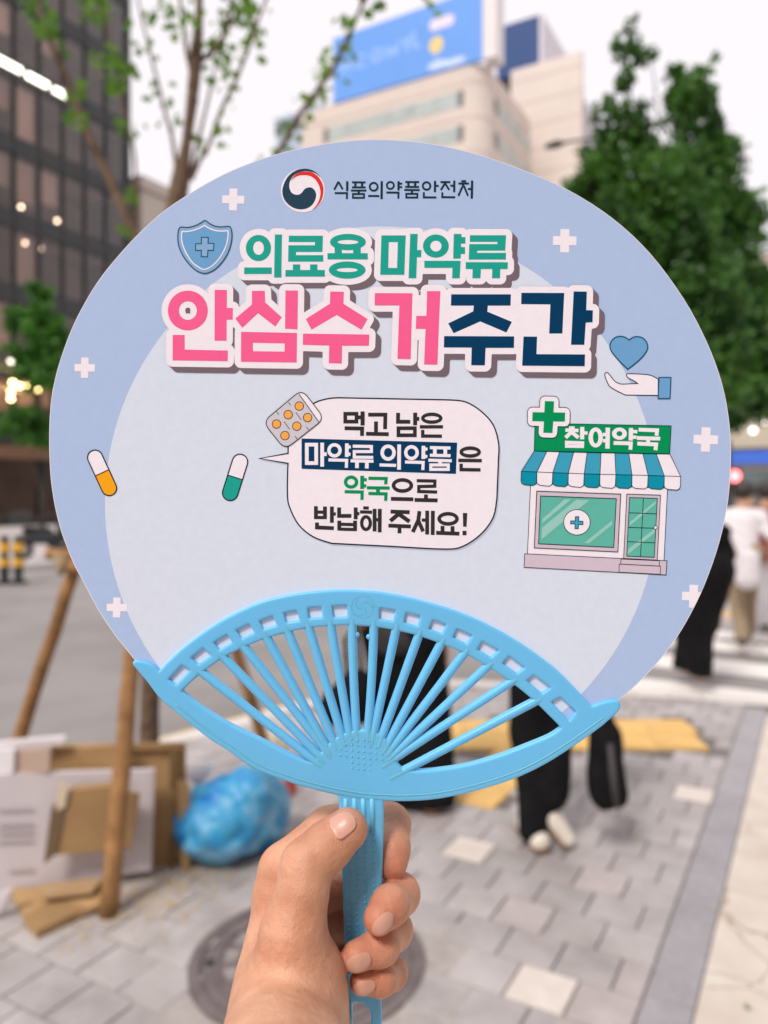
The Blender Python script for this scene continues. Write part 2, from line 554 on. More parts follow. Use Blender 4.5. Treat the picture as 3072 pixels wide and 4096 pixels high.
# pale concrete forecourt to the right of the granite strip, with cracks
def crack_mat():
    m = bpy.data.materials.new('cracked pale concrete'); m.use_nodes = True
    nt = m.node_tree; p = nt.nodes['Principled BSDF']; p.inputs['Roughness'].default_value = .9
    tc = nt.nodes.new('ShaderNodeTexCoord')
    nz = nt.nodes.new('ShaderNodeTexNoise'); nz.inputs['Scale'].default_value = 5; nz.inputs['Detail'].default_value = 6
    nt.links.new(tc.outputs['Object'], nz.inputs['Vector'])
    mx = nt.nodes.new('ShaderNodeMix'); mx.data_type = 'RGBA'; mx.inputs[0].default_value = .10
    nt.links.new(tc.outputs['Object'], mx.inputs[6]); nt.links.new(nz.outputs['Color'], mx.inputs[7])
    vo = nt.nodes.new('ShaderNodeTexVoronoi'); vo.feature = 'DISTANCE_TO_EDGE'; vo.inputs['Scale'].default_value = 3.1
    nt.links.new(mx.outputs[2], vo.inputs['Vector'])
    # cracks only break up in patches
    n3 = nt.nodes.new('ShaderNodeTexNoise'); n3.inputs['Scale'].default_value = 1.1
    nt.links.new(tc.outputs['Object'], n3.inputs['Vector'])
    mr = nt.nodes.new('ShaderNodeMapRange'); mr.inputs['From Min'].default_value = .42; mr.inputs['From Max'].default_value = .62
    mr.inputs['To Min'].default_value = .000; mr.inputs['To Max'].default_value = .011
    nt.links.new(n3.outputs['Fac'], mr.inputs['Value'])
    lt = nt.nodes.new('ShaderNodeMath'); lt.operation = 'LESS_THAN'
    nt.links.new(vo.outputs['Distance'], lt.inputs[0]); nt.links.new(mr.outputs['Result'], lt.inputs[1])
    rp = nt.nodes.new('ShaderNodeValToRGB'); rp.color_ramp.elements[0].position = .3; rp.color_ramp.elements[1].position = .72
    rp.color_ramp.elements[0].color = (.58, .50, .43, 1); rp.color_ramp.elements[1].color = (.70, .64, .57, 1)
    nt.links.new(nz.outputs['Fac'], rp.inputs['Fac'])
    m2 = nt.nodes.new('ShaderNodeMix'); m2.data_type = 'RGBA'; m2.inputs[7].default_value = (.40, .33, .26, 1)
    nt.links.new(lt.outputs[0], m2.inputs[0]); nt.links.new(rp.outputs['Color'], m2.inputs[6])
    nt.links.new(m2.outputs[2], p.inputs['Base Color'])
    b = nt.nodes.new('ShaderNodeBump'); b.inputs['Strength'].default_value = .4; b.inputs['Distance'].default_value = .01
    iv = nt.nodes.new('ShaderNodeMath'); iv.operation = 'SUBTRACT'; iv.inputs[0].default_value = 1.0
    nt.links.new(lt.outputs[0], iv.inputs[1]); nt.links.new(iv.outputs[0], b.inputs['Height'])
    nt.links.new(b.outputs['Normal'], p.inputs['Normal'])
    return m
ap = [tuple(lw(-.322, -4)[:2]), tuple(lw(-.322, 6.02)[:2]), (2.98, 5.62), (6.0, 4.55), (12.8, .9), (12.8, -6)]
apron = prism('concrete_forecourt', ap, -.0115, .002, crack_mat())
tag(apron, 'cracked pale concrete forecourt beside the granite strip', kind='structure')

# granite edging slabs
for k in range(-1, 7):
    y0, y1 = .62 + k * .93, .62 + (k + 1) * .93 - .006
    if y1 > 6.25: y1 = 6.12
    if y1 - y0 < .1: continue
    q = [lw(-.470, y0)[:2], lw(-.327, y0)[:2], lw(-.327, y1)[:2], lw(-.470, y1)[:2]]
    o = prism('granite_slab', [tuple(a) for a in q], -.0112, .0015, m_granite, pavement)
    bv = o.modifiers.new('bevel', 'BEVEL'); bv.width = .003; bv.segments = 2

# manhole position and tactile tiles are left out of the block field
MH = (gp(1232, 3832).x, gp(1232, 3832).y); MH_R = .392
tact = []
for row, zc in enumerate((4.83, 5.135)):
    for k in range(-1, 5):
        tact.append((.62 + k * .305 + (.06 if row else 0), zc + .004 * k, R(-2)))
for k in range(3):
    tact.append((.475 + k * .305 * UX, 3.99 + k * .305 * UY, -AZ))
tb = bmesh.new()
bmesh.ops.create_cube(tb, size=1.0, matrix=Matrix.Translation((0, 0, -.006)) @ Matrix.Diagonal((.298, .298, .018, 1)))
for ix in range(6):
    for iy in range(6):
        bmesh.ops.create_cone(tb, cap_ends=True, segments=6, radius1=.016, radius2=.011, depth=.004,
                              matrix=Matrix.Translation(((ix - 2.5) * .047, (iy - 2.5) * .047, .006)))
t_me = bpy.data.meshes.new('tactile_tile'); tb.to_mesh(t_me); tb.free(); t_me.materials.append(m_tact)
for x, y, a in tact:
    o = link('tactile_tile', t_me, None, pavement, local=True); o.location = (x, y, .003); o.rotation_euler = (0, 0, a)
def in_tact(x, y):
    for tx, ty, a in tact:
        c, s = math.cos(-a), math.sin(-a); dx, dy = x - tx, y - ty
        if abs(dx * c - dy * s) < .2 and abs(dx * s + dy * c) < .2: return True
    return False

# paving blocks in running bond: nearest ones each an object, the rest one mesh
PS = .192
def paver_mesh(w, name):
    bm = bmesh.new()
    bmesh.ops.create_cube(bm, size=1.0, matrix=Matrix.Translation((0, 0, -.0075)) @ Matrix.Diagonal((w - .007, PS - .007, .015, 1)))
    bmesh.ops.bevel(bm, geom=[e for e in bm.edges if all(v.co.z > -.005 for v in e.verts)], offset=.003, segments=1, affect='EDGES')
    me = bpy.data.meshes.new(name); bm.to_mesh(me); bm.free(); return me
pm = {k: {c: paver_mesh(w, 'paver') for c in 'gwp'} for k, w in (('f', PS), ('h', PS / 2))}
for k in pm:
    for c, mm in (('g', m_paver), ('w', m_paver_w), ('p', m_paver_p)): pm[k][c].materials.append(mm)
white_at = [gp(2199, 3880), gp(2527, 3337), gp(1783, 3395), gp(2790, 3150)]
pink_at = [gp(2420, 3980), gp(2340, 3480), gp(2160, 3640), gp(1760, 3260), gp(2530, 3980), gp(900, 4040)]
kpoly = np.array(offset_poly(fine, -.17) + [(13, -7), (-8.5, -7)])
cells = []
for rr in range(5, 34):
    yc = rr * PS + .05
    x = -.474
    first = True
    while x > -6.5:
        w = PS / 2 if (first and rr % 2) else PS
        first = False
        c = lw(x - w / 2, yc)
        cells.append((c.x, c.y, 'h' if w < PS else 'f'))
        x -= w
cx = np.array([c[0] for c in cells]); cy = np.array([c[1] for c in cells])
ok = inside(kpoly, cx, cy)
vis, rest = [], []
for (x, y, k), g in zip(cells, ok):
    if not g or y < .4 or in_tact(x, y): continue
    if math.hypot(x - MH[0], y - MH[1]) < MH_R + .03: continue
    px = 1536 + x / y * FP; py = HZ + EYE / y * FP
    (vis if (-120 < px < 3192 and py < 4260) else rest).append((x, y, k))
def nearest(lst, x, y, used):
    for i, q in enumerate(lst):
        if i not in used and math.hypot(q.x - x, q.y - y) < PS * .56: used.add(i); return True
    return False
uw, up_ = set(), set()
vis.sort(key=lambda c: c[1])
for x, y, k in vis[:300]:
    c = 'w' if nearest(white_at, x, y, uw) else ('p' if nearest(pink_at, x, y, up_) else 'g')
    o = link('paver', pm[k][c], None, pavement, local=True)
    o.location = (x, y, random.uniform(-.0025, .0)); o.rotation_euler = (random.uniform(-.004, .004), random.uniform(-.004, .004), -AZ)
mb = MB()
for x, y, k in vis[300:] + rest:
    w = (PS if k == 'f' else PS / 2) / 2 - .0035; h = PS / 2 - .0035
    P4 = [(x + sx * w * RX + sy * h * UX, y + sx * w * RY + sy * h * UY) for sx, sy in ((-1, -1), (1, -1), (1, 1), (-1, 1))]
    mb.add([(*q, -.012) for q in P4] + [(*q, -.001) for q in P4], [(4, 5, 6, 7), (0, 1, 5, 4), (1, 2, 6, 5), (2, 3, 7, 6), (3, 0, 4, 7)])
if mb.v:
    o = mb.build('paver_field', m_paver, pavement); o['kind'] = 'stuff'

# mortar collar round the manhole and the far pavements
mb = MB(); n = 64
for r0 in (MH_R + .002, MH_R + .17):
    for k in range(n):
        a = 2 * math.pi * k / n; mb.v.append((MH[0] + r0 * math.cos(a), MH[1] + r0 * math.sin(a), -.004))
mb.f = [(k, (k + 1) % n, n + (k + 1) % n, n + k) for k in range(n)]
mb.build('mortar_collar', mat('mortar collar', (.40, .36, .34), .95, var=.15, vscale=14, bump=.3, bscale=70), pavement)
def block(name, x0, x1, y0, y1, label):
    pl = [tuple(lw(a, b)[:2]) for a, b in ((x0, y0), (x1, y0), (x1, y1), (x0, y1))]
    o = prism(name, pl, -.1195, .0, mat('far paving', (.50, .46, .45), .9, var=.1, vscale=1.5, bump=.2, bscale=30))
    tag(o, label, kind='structure'); return o
far_l = block('pavement_across_street', -60, -15.2, -30, 140, 'wide light grey pavement across the street')
far_b = block('pavement_beyond_crossing', -4.0, 90, 10.5, 140, 'light grey pavement beyond the zebra crossing')
for k in range(8):
    o = link('tactile_tile', t_me, None, far_b, local=True); p = lw(-1.6 + k * .32, 10.85); o.location = (p.x, p.y, .008)
    o.rotation_euler = (0, 0, -AZ); o.scale = (1.0, 1.0, 1)
# ------------------------------------------------------------------ buildings
def glass_mat(name, tint, refl=.35, rough=.06):
    m = bpy.data.materials.new(name); m.use_nodes = True
    nt = m.node_tree; nt.nodes.clear()
    out = nt.nodes.new('ShaderNodeOutputMaterial'); mx = nt.nodes.new('ShaderNodeMixShader')
    tr = nt.nodes.new('ShaderNodeBsdfTransparent'); tr.inputs['Color'].default_value = (*tint, 1)
    gl = nt.nodes.new('ShaderNodeBsdfGlossy'); gl.inputs['Roughness'].default_value = rough; gl.inputs['Color'].default_value = (.8, .75, .74, 1)
    lw_ = nt.nodes.new('ShaderNodeLayerWeight'); lw_.inputs['Blend'].default_value = refl
    nt.links.new(lw_.outputs['Facing'], mx.inputs[0])
    nt.links.new(tr.outputs[0], mx.inputs[1]); nt.links.new(gl.outputs[0], mx.inputs[2]); nt.links.new(mx.outputs[0], out.inputs[0])
    return m
m_dark_frame = mat('charcoal metal frame', (.018, .020, .020), .45, var=.2, vscale=2)
m_spandrel = mat('dark spandrel panel', (.022, .023, .023), .35, var=.2, vscale=1)
m_glass = glass_mat('smoked glass', (.85, .75, .69), .22)
m_inner = mat('dim office interior', (.20, .165, .14), .9, var=.35, vscale=.5)
m_lamp = mat('lit lamp', (1, .95, .85), .5, emit=(1, .93, .78), estr=3.0)
m_warm = mat('warm lit lamp', (1, .8, .4), .5, emit=(1, .72, .30), estr=9.0)
m_wood = mat('brown timber fascia', (.16, .085, .045), .7, var=.2, vscale=3)

# dark glass office block across the street (local frame: x across, y along the street)
FX, FY0, FY1, FH = -35.2, 12.0, 31.9, 34.5
gb = empty('glass_office_building', lw(FX, FY0), -AZ)
tag(gb, 'dark glass office building with bronze tinted panes across the street', 'building')
BAY, ST, G0 = 1.42, 3.75, 4.6
LEN = FY1 - FY0
mb = MB(); mb.box(-14, -3.0, 0, LEN - .3, 0, FH); mb.build('core', m_inner, gb, local=True)
mb = MB(); mb.box(-14, .1, LEN - .3, LEN, 0, FH); mb.box(-14, .05, -.3, 0, 0, FH); mb.box(-14, 0, -.3, LEN, FH, FH + .6)
mb.build('end_wall', m_spandrel, gb, local=True)
nb = int(LEN / BAY)
pane_me = bpy.data.meshes.new('window_pane')
pane_me.from_pydata([(0, .06, .05), (0, BAY - .06, .05), (0, BAY - .06, ST - .95), (0, .06, ST - .95)], [], [(0, 1, 2, 3)])
pane_me.materials.append(m_glass)
levels = [G0 + ST * k for k in range(8)]
mu_me = MB().box(-.12, .10, -.06, .06, G0, FH)
mm_ = bpy.data.meshes.new('mullion'); mm_.from_pydata(mu_me.v, [], mu_me.f); mm_.materials.append(m_dark_frame)
sp_ = MB().box(-.4, .06, 0, LEN - .3, -.9, 0)
sp_me = bpy.data.meshes.new('spandrel'); sp_me.from_pydata(sp_.v, [], sp_.f); sp_me.materials.append(m_spandrel)
fl_ = MB().box(-3.0, -.4, 0, LEN - .3, -.35, 0)
fl_me = bpy.data.meshes.new('floor_slab'); fl_me.from_pydata(fl_.v, [], fl_.f); fl_me.materials.append(mat('office ceiling', (.34, .29, .26), .9))
for z in levels:
    o = link('spandrel', sp_me, None, gb, local=True); o.location = (0, 0, z)
    o = link('floor_slab', fl_me, None, gb, local=True); o.location = (0, 0, z - .3)
    for k in range(nb + 1):
        y = LEN - .3 - (k + 1) * BAY
        if y < 0: continue
        o = link('window_pane', pane_me, None, gb, local=True); o.location = (-.02, y, z)
rb = random.Random(4)
bl_me = bpy.data.meshes.new('pane_backing'); bl_b = MB().box(-.34, -.32, .1, BAY - .1, 0, 1); bl_me.from_pydata(bl_b.v, [], bl_b.f)  # boards added behind the left panes to give them lighter, varied tones
bl_me.materials.append(mat('brown pane backing', (.46, .36, .31), .9, obj_rand=.3))
for z in levels:
    for k in range(3, nb):
        if rb.random() < .78:
            o = link('pane_backing', bl_me, None, gb, local=True); hgt = rb.uniform(1.0, ST - 1.05); o.location = (0, LEN - .3 - (k + 1) * BAY, z + ST - 1.0 - hgt); o.scale = (1, 1, hgt)
for k in range(nb + 1):
    y = LEN - .3 - k * BAY
    o = link('mullion', mm_, None, gb, local=True); o.location = (0, y, 0)
mb = MB(); mb.box(-.5, .5, 0, LEN, 3.35, 4.0); mb.build('timber_fascia', m_wood, gb, local=True)
mb = MB()
for k in range(8): mb.box(-.4, .12, k * 2.8, k * 2.8 + .22, 0, 3.35)
mb.box(-.4, .1, 0, LEN, 0, .45); mb.build('shopfront_frame', m_dark_frame, gb, local=True)
for k in range(7):
    mk('shop_window', [(-.1, k * 2.8 + .22, .45), (-.1, (k + 1) * 2.8, .45), (-.1, (k + 1) * 2.8, 3.35), (-.1, k * 2.8 + .22, 3.35)], [(0, 1, 2, 3)], m_glass, gb, local=True)
def facade(px, py):
    """photo pixel -> point on the glass facade plane, in the building's local frame"""
    a = (px - 1536) / FP
    # p = d*(a,1); wl(p).x = FX
    d = FX / (a * RX + RY)
    x, y = wl((a * d, d)); return (0, y - FY0, EYE - (py - HZ) * d / FP)
# fluorescent strip in an upper floor, three tubes
for a, b in (((-60, 218), (74, 291)), ((98, 304), (180, 348)), ((206, 362), (280, 402))):
    q0, q1 = facade(*a), facade(*b)
    mb = MB(); mb.box(.12, .30, q0[1], q1[1], q0[2] - .11, q0[2] + .11); mb.build('strip_light', m_lamp, gb, local=True)
    mb = MB(); mb.box(.10, .118, q0[1] - .05, q1[1] + .05, q0[2] - .2, q0[2] + .2); mb.build('lamp_housing', m_dark_frame, gb, local=True)
m_down = mat('downlight', (1, .9, .8), .5, emit=(1, .80, .62), estr=7.0)
for px, py in ((10, 830), (102, 823), (115, 899), (246, 879), (318, 928), (116, 967), (180, 990), (60, 1180), (58, 1290)):
    q = facade(px, py); mb = MB(); mb.ball((-.35, q[1], q[2]), .085, 8, 5); mb.build('downlight', m_down, gb, local=True, smooth=True)
# warm lamps over the shops
for k, (px, py) in enumerate(((5, 1450), (30, 1456), (55, 1466), (78, 1474), (95, 1482), (118, 1490), (12, 1535), (6, 1570), (40, 1548), (70, 1552), (98, 1556), (112, 1560), (150, 1520), (160, 1535), (205, 1500), (212, 1540), (200, 1560), (190, 1575), (225, 1520), (5, 1598))):
    q = facade(px, py); mb = MB(); mb.ball((.75, q[1], q[2]), .11, 8, 5)
    mb.build('festoon_lamp', m_warm if k % 5 else m_lamp, gb, local=True, smooth=True)

# beige low block further down the same side
def block_building(name, label, lx, ly, wx, wy, h, wall_m, floors=0, fh=3.6, face='x', z0=0.0):
    """box building; origin at local street coords (lx, ly), extends wx to +x and wy to +y"""
    e = empty(name, lw(lx, ly), -AZ); tag(e, label, 'building')
    MB().box(0, wx, 0, wy, 0, h).build('wall', wall_m, e, local=True, bevel=.15)
    MB().box(-.15, wx + .15, -.15, wy + .15, h + .002, h + .7).build('parapet', wall_m, e, local=True)
    return e
m_beige = mat('beige stone cladding', (.46, .40, .35), .85, var=.06, vscale=.3)
be = block_building('stone_office_building', 'beige office building beyond the dark glass one', -49, 33.0, 13.6, 30, 20.0, m_beige)
m_wind = mat('far window glass', (.10, .13, .13), .12, spec=.6)
for fl in range(5):
    for k in range(6):
        z = 1.5 + fl * 3.7
        MB().box(13.58, 13.66, 1.2 + k * 4.6, 4.4 + k * 4.6, z, z + 2.0).build('window', m_wind, be, local=True)

# tan building with rounded corner and the big roof hoarding
cor = wl((11.0, 85.0))
m_tan = mat('tan stone cladding', (.64, .55, .49), .8, var=.05, vscale=.25)
tb_ = empty('tan_corner_building', lw(*cor), -AZ)
tag(tb_, 'tan stone building with rounded corner and ribbon windows under the blue hoarding', 'building')
BW, BD, BH, CR = 24.5, 34.0, 49.6, 2.2
pl = [(-BW, BD), (-BW, 0)] + [(-CR + CR * math.sin(a), CR - CR * math.cos(a)) for a in np.linspace(0, math.pi / 2, 12)] + [(0, BD)]
def prism_l(name, pl, z0, z1, m, parent):
    n = len(pl)
    if area2(pl) < 0: pl = pl[::-1]
    o = mk(name, [(x, y, z0) for x, y in pl] + [(x, y, z1) for x, y in pl],
           [tuple(range(n))[::-1], tuple(range(n, 2 * n))] + [(i, (i + 1) % n, n + (i + 1) % n, n + i) for i in range(n)], m, parent, local=True)
    return o
# alternating courses: wall bands proud of the recessed joints
prism_l('wall', pl, 0, BH, m_tan, tb_)
grow = lambda p, g: [((x - g if x < -BW / 2 else x + g), (y + g if y > BD / 2 else y - g)) for x, y in p]
for k in range(26):
    z = BH - .1 - k * 1.95
    if z < 2: break
    prism_l('stone_course', grow(pl, .06), z - 1.80, z, m_tan, tb_) if k % 2 == 0 else None
m_band = mat('pale green glazing', (.42, .47, .45), .25, var=.15, vscale=.4, spec=.6)
m_band_d = mat('dark window recess', (.16, .16, .15), .4)
for fl in range(9):
    z1 = 46.9 - fl * 3.9
    for k in range(6):
        x1 = -3.1 - k * 2.9
        MB().box(x1 - 2.8, x1, -.10, -.03, z1 - 1.8, z1).build('window', m_band, tb_, local=True)
    MB().box(-3.1, -2.4, -.105, -.03, z1 - 1.8, z1).build('window_recess', m_band_d, tb_, local=True)
    MB().box(-21.2, -20.52, -.105, -.03, z1 - 1.8, z1).build('window_recess', m_band_d, tb_, local=True)
    for k in range(8):
        MB().box(.03, .10, 4.4 + k * 3.3, 7.6 + k * 3.3, z1 - 1.8, z1).build('window', m_band, tb_, local=True)
    MB().box(.03, .105, 3.2, 4.38, z1 - 1.8, z1).build('window_recess', m_band_d, tb_, local=True)

# hoarding on the roof
bb = empty('roof_hoarding', lw(cor[0], cor[1], BH), -AZ)
tag(bb, 'big sky-blue advertising hoarding on the roof of the tan building', 'billboard')
m_blue_b = mat('sky blue print', srgb(98, 152, 226), .5, var=.05, vscale=.15)
m_wh_b = mat('white print', (.70, .74, .84), .5)
m_yel_b = mat('yellow print', (.85, .62, .12), .5)
MB().box(-19.6, -.05, -.2, .25, .05, 8.0).build('panel', m_blue_b, bb, local=True)
MB().box(-.049, 1.55, -.15, 2.2, -.02, 9.2).build('side_column', mat('white painted metal', (.72, .67, .67), .5), bb, local=True)
MB().box(-20.0, -19.601, -.18, .3, .02, 8.1).build('side_edge', mat('pale blue metal', (.52, .58, .72), .5), bb, local=True)
for k in range(4): MB().tube([(-18 + k * 5.4, .3, 4), (-18 + k * 5.4, 3.4, .02)], .12, 6).build('brace', m_dark_frame, bb, local=True)
def bprint(name, polys, m, dy=-.21):
    V, T = cdt(polys); mk(name, [(x, dy, z) for x, z in V], [t[::-1] for t in T], m, bb, local=True)
# loose hand lettering, flower and caption bubble (blurred in the photograph)
mfaint = mat('faint white lettering', srgb(150, 186, 238), .5)
lets = [[(-18.6, 3.4), (-18.3, 4.6), (-17.9, 3.7), (-17.4, 4.7), (-17.0, 3.5)], [(-15.0, 4.6), (-15.8, 4.8), (-16.4, 4.1), (-15.9, 3.4), (-15.0, 3.5)],
        [(-13.0, 4.8), (-13.8, 4.9), (-14.3, 4.2), (-13.7, 3.5), (-12.9, 3.9), (-13.0, 4.8), (-12.8, 3.6)], [(-12.2, 4.9), (-11.9, 3.6), (-11.4, 4.5), (-10.9, 3.6), (-10.5, 5.0)],
        [(-10.0, 5.1), (-9.5, 4.3), (-9.1, 5.2), (-9.6, 3.5)], [(-8.6, 5.6), (-8.5, 3.7), (-7.6, 3.8)]]
pp = []
for l in lets: pp += line(l, .32, roundj=True)
bprint('lettering', pp, mfaint)
bprint('caption_bubble', inflate([rect(-6.1, 5.35, -3.9, 5.75)], .42), mat('pale pink print', (.74, .66, .76), .5))
bprint('flower_petals', [disc(-5.7 + .52 * math.cos(a), 3.2 + .62 * math.sin(a), .36, n=12) for a in np.linspace(0, 2 * math.pi, 9)[:-1]], m_yel_b)
bprint('flower_stem', [seg((-5.7, 2.4), (-5.7, 1.2), .14)], mat('pale leaf print', (.45, .62, .66), .5), -.212)
bprint('lower_print', [disc(-5.5, .9, 1.3, .45, 20), disc(-3.5, .7, 1.5, .4, 20)], mat('pale blue print', (.55, .66, .82), .5))

# blue glass tower and the tan slab behind
c2 = wl((22.5, 110.0))
bt = empty('blue_glass_tower', lw(*c2), -AZ); tag(bt, 'blue glass tower with dark top band and white flank', 'building')
MB().box(-6.4, -.3, 0, 22, 0, 60).build('wall', mat('deep blue glass', srgb(70, 112, 168), .25, var=.1, vscale=.3), bt, local=True)
MB().box(-6.4, -.3, .2, 22, 60, 62.6).build('recess', mat('black recess', (.02, .02, .025), .5), bt, local=True)
MB().box(-6.6, -.3, -.2, 22, 62.6, 70.2).build('crown', mat('dark blue panel', srgb(38, 70, 120), .3), bt, local=True)
MB().box(-.299, .2, -.1, 22, 0, 70.3).build('flank', mat('white flank panel', (.66, .61, .65), .6), bt, local=True)
for k in range(14): MB().box(-6.45, -.28, -.07, -.001, 4 * k + 3, 4 * k + 3.35).build('floor_band', mat('blue band', srgb(52, 88, 140), .4), bt, local=True)
c3 = wl((24.4, 95.0))
m_tan2 = mat('cream rendered wall', (.70, .61, .54), .85, var=.05, vscale=.2)
ts = empty('cream_slab_building', lw(*c3), -AZ); tag(ts, 'cream slab building with a tall blank front wall behind the corner building', 'building')
MB().box(-9.2, 0, 0, .8, 0, 56.4).build('front_wall', m_tan2, ts, local=True)
MB().box(-9.0, -.1, .801, 26, 0, 51.2).build('rear_block', mat('grey rendered wall', (.50, .46, .48), .85, var=.05, vscale=.3), ts, local=True)
for k in range(18): MB().box(-9.22, .02, -.03, -.001, 3.05 * k + 2.8, 3.05 * k + 2.9).build('joint', mat('cream joint', (.48, .42, .38), .9), ts, local=True)
# bluish block seen past the left end of the tan building
c4 = wl(at(1226, 1980, 118).to_2d())
lb = block_building('pale_blue_building', 'pale blue building past the left end of the tan one', c4[0] - 6, c4[1], 9, 12, 60.0, mat('pale blue cladding', (.42, .47, .58), .6, var=.08, vscale=.3))
for k in range(12): MB().box(-.05, 9.05, -.06, -.001, 5 * k + 3, 5 * k + 4.6).build('window', m_wind, lb, local=True)

# shops behind the ginkgo trees at the right
c5 = wl(at(2890, 1980, 34).to_2d())
sh = empty('shop_building', lw(*c5), -AZ); tag(sh, 'beige shop building with blue fascia behind the ginkgo trees', 'building')
MB().box(-6, 20, 0, 14, 0, 12).build('wall', m_beige, sh, local=True)
for k, (x0, x1, cc, z0, z1) in enumerate(((-2, 2.4, srgb(190, 180, 160), 3.6, 4.6), (-2, 2.4, srgb(60, 110, 215), 2.9, 3.45), (3.0, 8, srgb(200, 196, 190), 3.7, 4.5), (3.0, 8, srgb(90, 130, 220), 2.9, 3.4), (8.6, 15, srgb(215, 205, 190), 3.2, 4.4))):
    MB().box(x0, x1, -.25, -.001, z0, z1).build('fascia', mat('fascia %d' % k, cc, .5), sh, local=True)
for k in range(8): MB().box(-2 + k * 2.3, k * 2.3, -.12, -.001, .3, 2.6).build('shop_window', m_wind, sh, local=True)
for k, (px, py) in enumerate(((3012, 1722), (3030, 1738), (3050, 1690), (3062, 1720), (2962, 1935), (2975, 1945))):
    p = at(px, py, 33.2); MB().ball(p, .13, 8, 5).build('shop_lamp', mat('cool shop lamp', (1, 1, 1), .5, emit=(1, .97, .95), estr=2.2), sh, smooth=True)

# unseen building implied by the forecourt, added to cut sky light from the right
nb_ = block_building('unseen_forecourt_building', 'unseen stone fronted building beside the forecourt, added to block sky light', 5.2, -26, 14, 31.0, 13, mat('warm grey stone', (.36, .33, .31), .85, var=.06, vscale=.4))
for fl in range(3):
    for k in range(7):
        MB().box(-.06, -.001, 1.5 + k * 4.2, 4.6 + k * 4.2, 1.0 + fl * 3.8, 3.4 + fl * 3.8).build('window', m_wind, nb_, local=True)

# ------------------------------------------------------------------ street furniture
m_pole = mat('dark grey painted steel', (.06, .06, .065), .5)
q = at(2420, 552, 18.0)
sl = empty('street_lamp', (q.x, q.y, 0)); tag(sl, 'street lamp with a flat head on a long arm rising from the ginkgo tree', 'street lamp')
MB().tube([(q.x, q.y, 0), (q.x, q.y, 1.2), (q.x, q.y, q.z - .1)], [.11, .09, .06], 10).build('pole', m_pole, sl, smooth=True)
h0 = at(2246, 572, 18.0)
MB().tube([(q.x, q.y, q.z - .15), (q.x - .2, q.y, q.z), (h0.x, h0.y, h0.z)], [.05, .04, .035], 8).build('arm', m_pole, sl, smooth=True)
h1 = at(2183, 588, 18.0)
MB().tube([(h0.x + .05, h0.y, h0.z), (h0.x - .12, h0.y, h0.z - .03), (h1.x, h1.y, h1.z)], [.05, .10, .06], 8).build('lamp_head', mat('black lamp head', (.02, .02, .02), .4), sl, smooth=True)

q = at(2938, 1904, 20.0)
sg = empty('pedestrian_signal', (q.x, q.y, 0)); tag(sg, 'pedestrian signal showing red beyond the crossing', 'traffic signal')
MB().tube([(q.x - .05, q.y + .2, 0), (q.x - .05, q.y + .2, 3.0)], .06, 8).build('pole', m_pole, sg)
MB().box(q.x - .17, q.x + .17, q.y, q.y + .25, q.z - .55, q.z + .2).build('housing', m_pole, sg, bevel=.02)
MB().tube([(q.x, q.y - .02, q.z), (q.x, q.y - .001, q.z)], .14, 16).build('red_lamp', mat('red signal lamp', (.9, .1, .1), .4, emit=(1, .16, .17), estr=4.0), sg)
MB().tube([(q.x, q.y - .02, q.z - .34), (q.x, q.y - .001, q.z - .34)], .13, 16).build('unlit_lamp', mat('unlit green lamp', (.02, .05, .04), .3), sg)
for s in (0, -.34):
    MB().box(q.x - .15, q.x + .15, q.y - .14, q.y - .021, q.z + s + .14, q.z + s + .155).build('visor', m_pole, sg)

# yellow and black traffic posts across the street
m_yel = mat('yellow reflective plastic', (.75, .40, .03), .5)
m_blk = mat('black green rubber', (.015, .022, .02), .6)
posts = []
for k, px in enumerate((18, 74)):
    g = gp(px, 2310)
    e = empty('traffic_post', (g.x, g.y, 0))
    lab = ['yellow and black traffic post nearest the frame edge across the road', 'yellow and black traffic post nearest the parked scooter'][k]
    tag(e, lab, 'traffic post', 'traffic posts across the road')
    for nm, r, z0, z1, mm in (('base', .16, -.12, -.06, m_blk), ('stem', .075, -.06, .22, m_blk), ('band', .10, .22, .36, m_yel), ('stem', .075, .36, .48, m_blk), ('band', .09, .48, .66, m_yel), ('cap', .08, .66, .78, m_blk)):
        MB().lathe([(r, z0), (r, z1)], (g.x, g.y, 0), 12).build(nm, mm, e, smooth=True, sharp=40)

# parked scooter, mostly behind the fan
g = gp(205, 2236)
sc = empty('scooter', (g.x, g.y, 0), R(20)); tag(sc, 'dark parked scooter with white screen on the far pavement', 'scooter')
m_tyre = mat('black tyre', (.015, .015, .015), .8); m_scb = mat('black scooter body', (.02, .022, .025), .3)
def wheel(x):
    w = MB(); w.tube([(x, -.05, .24), (x, .05, .24)], .24, 20); o = w.build('wheel', m_tyre, sc, local=True, smooth=True, sharp=40)
    MB().tube([(x, -.055, .24), (x, .055, .24)], .12, 14).build('rim', mat('alloy rim', (.5, .5, .5), .3, metal=.8), o, local=True)
wheel(-.62); wheel(.62)
sdf_obj('body', lambda P: smin(smin(cap(P, (-.55, 0, .5), (.05, 0, .52), .14, .15), cap(P, (.05, 0, .3), (.38, 0, .3), .12, .1), .1), cap(P, (.38, 0, .3), (.52, 0, .95), .11, .08), .1),
        (-.8, -.3, .1), (.8, .3, 1.2), .035, m_scb, sc, local=True)
sdf_obj('seat', lambda P: cap(P, (-.55, 0, .70), (-.05, 0, .68), .10, .09), (-.8, -.2, .5), (.2, .2, .9), .03, m_tyre, sc, local=True)
MB().tube([(.47, -.33, 1.02), (.5, 0, .98), (.47, .33, 1.02)], .02, 8).build('handlebar', m_blk, sc, local=True)
MB().tube([(.52, 0, .95), (.62, 0, .24)], .035, 8).build('fork', m_blk, sc, local=True)
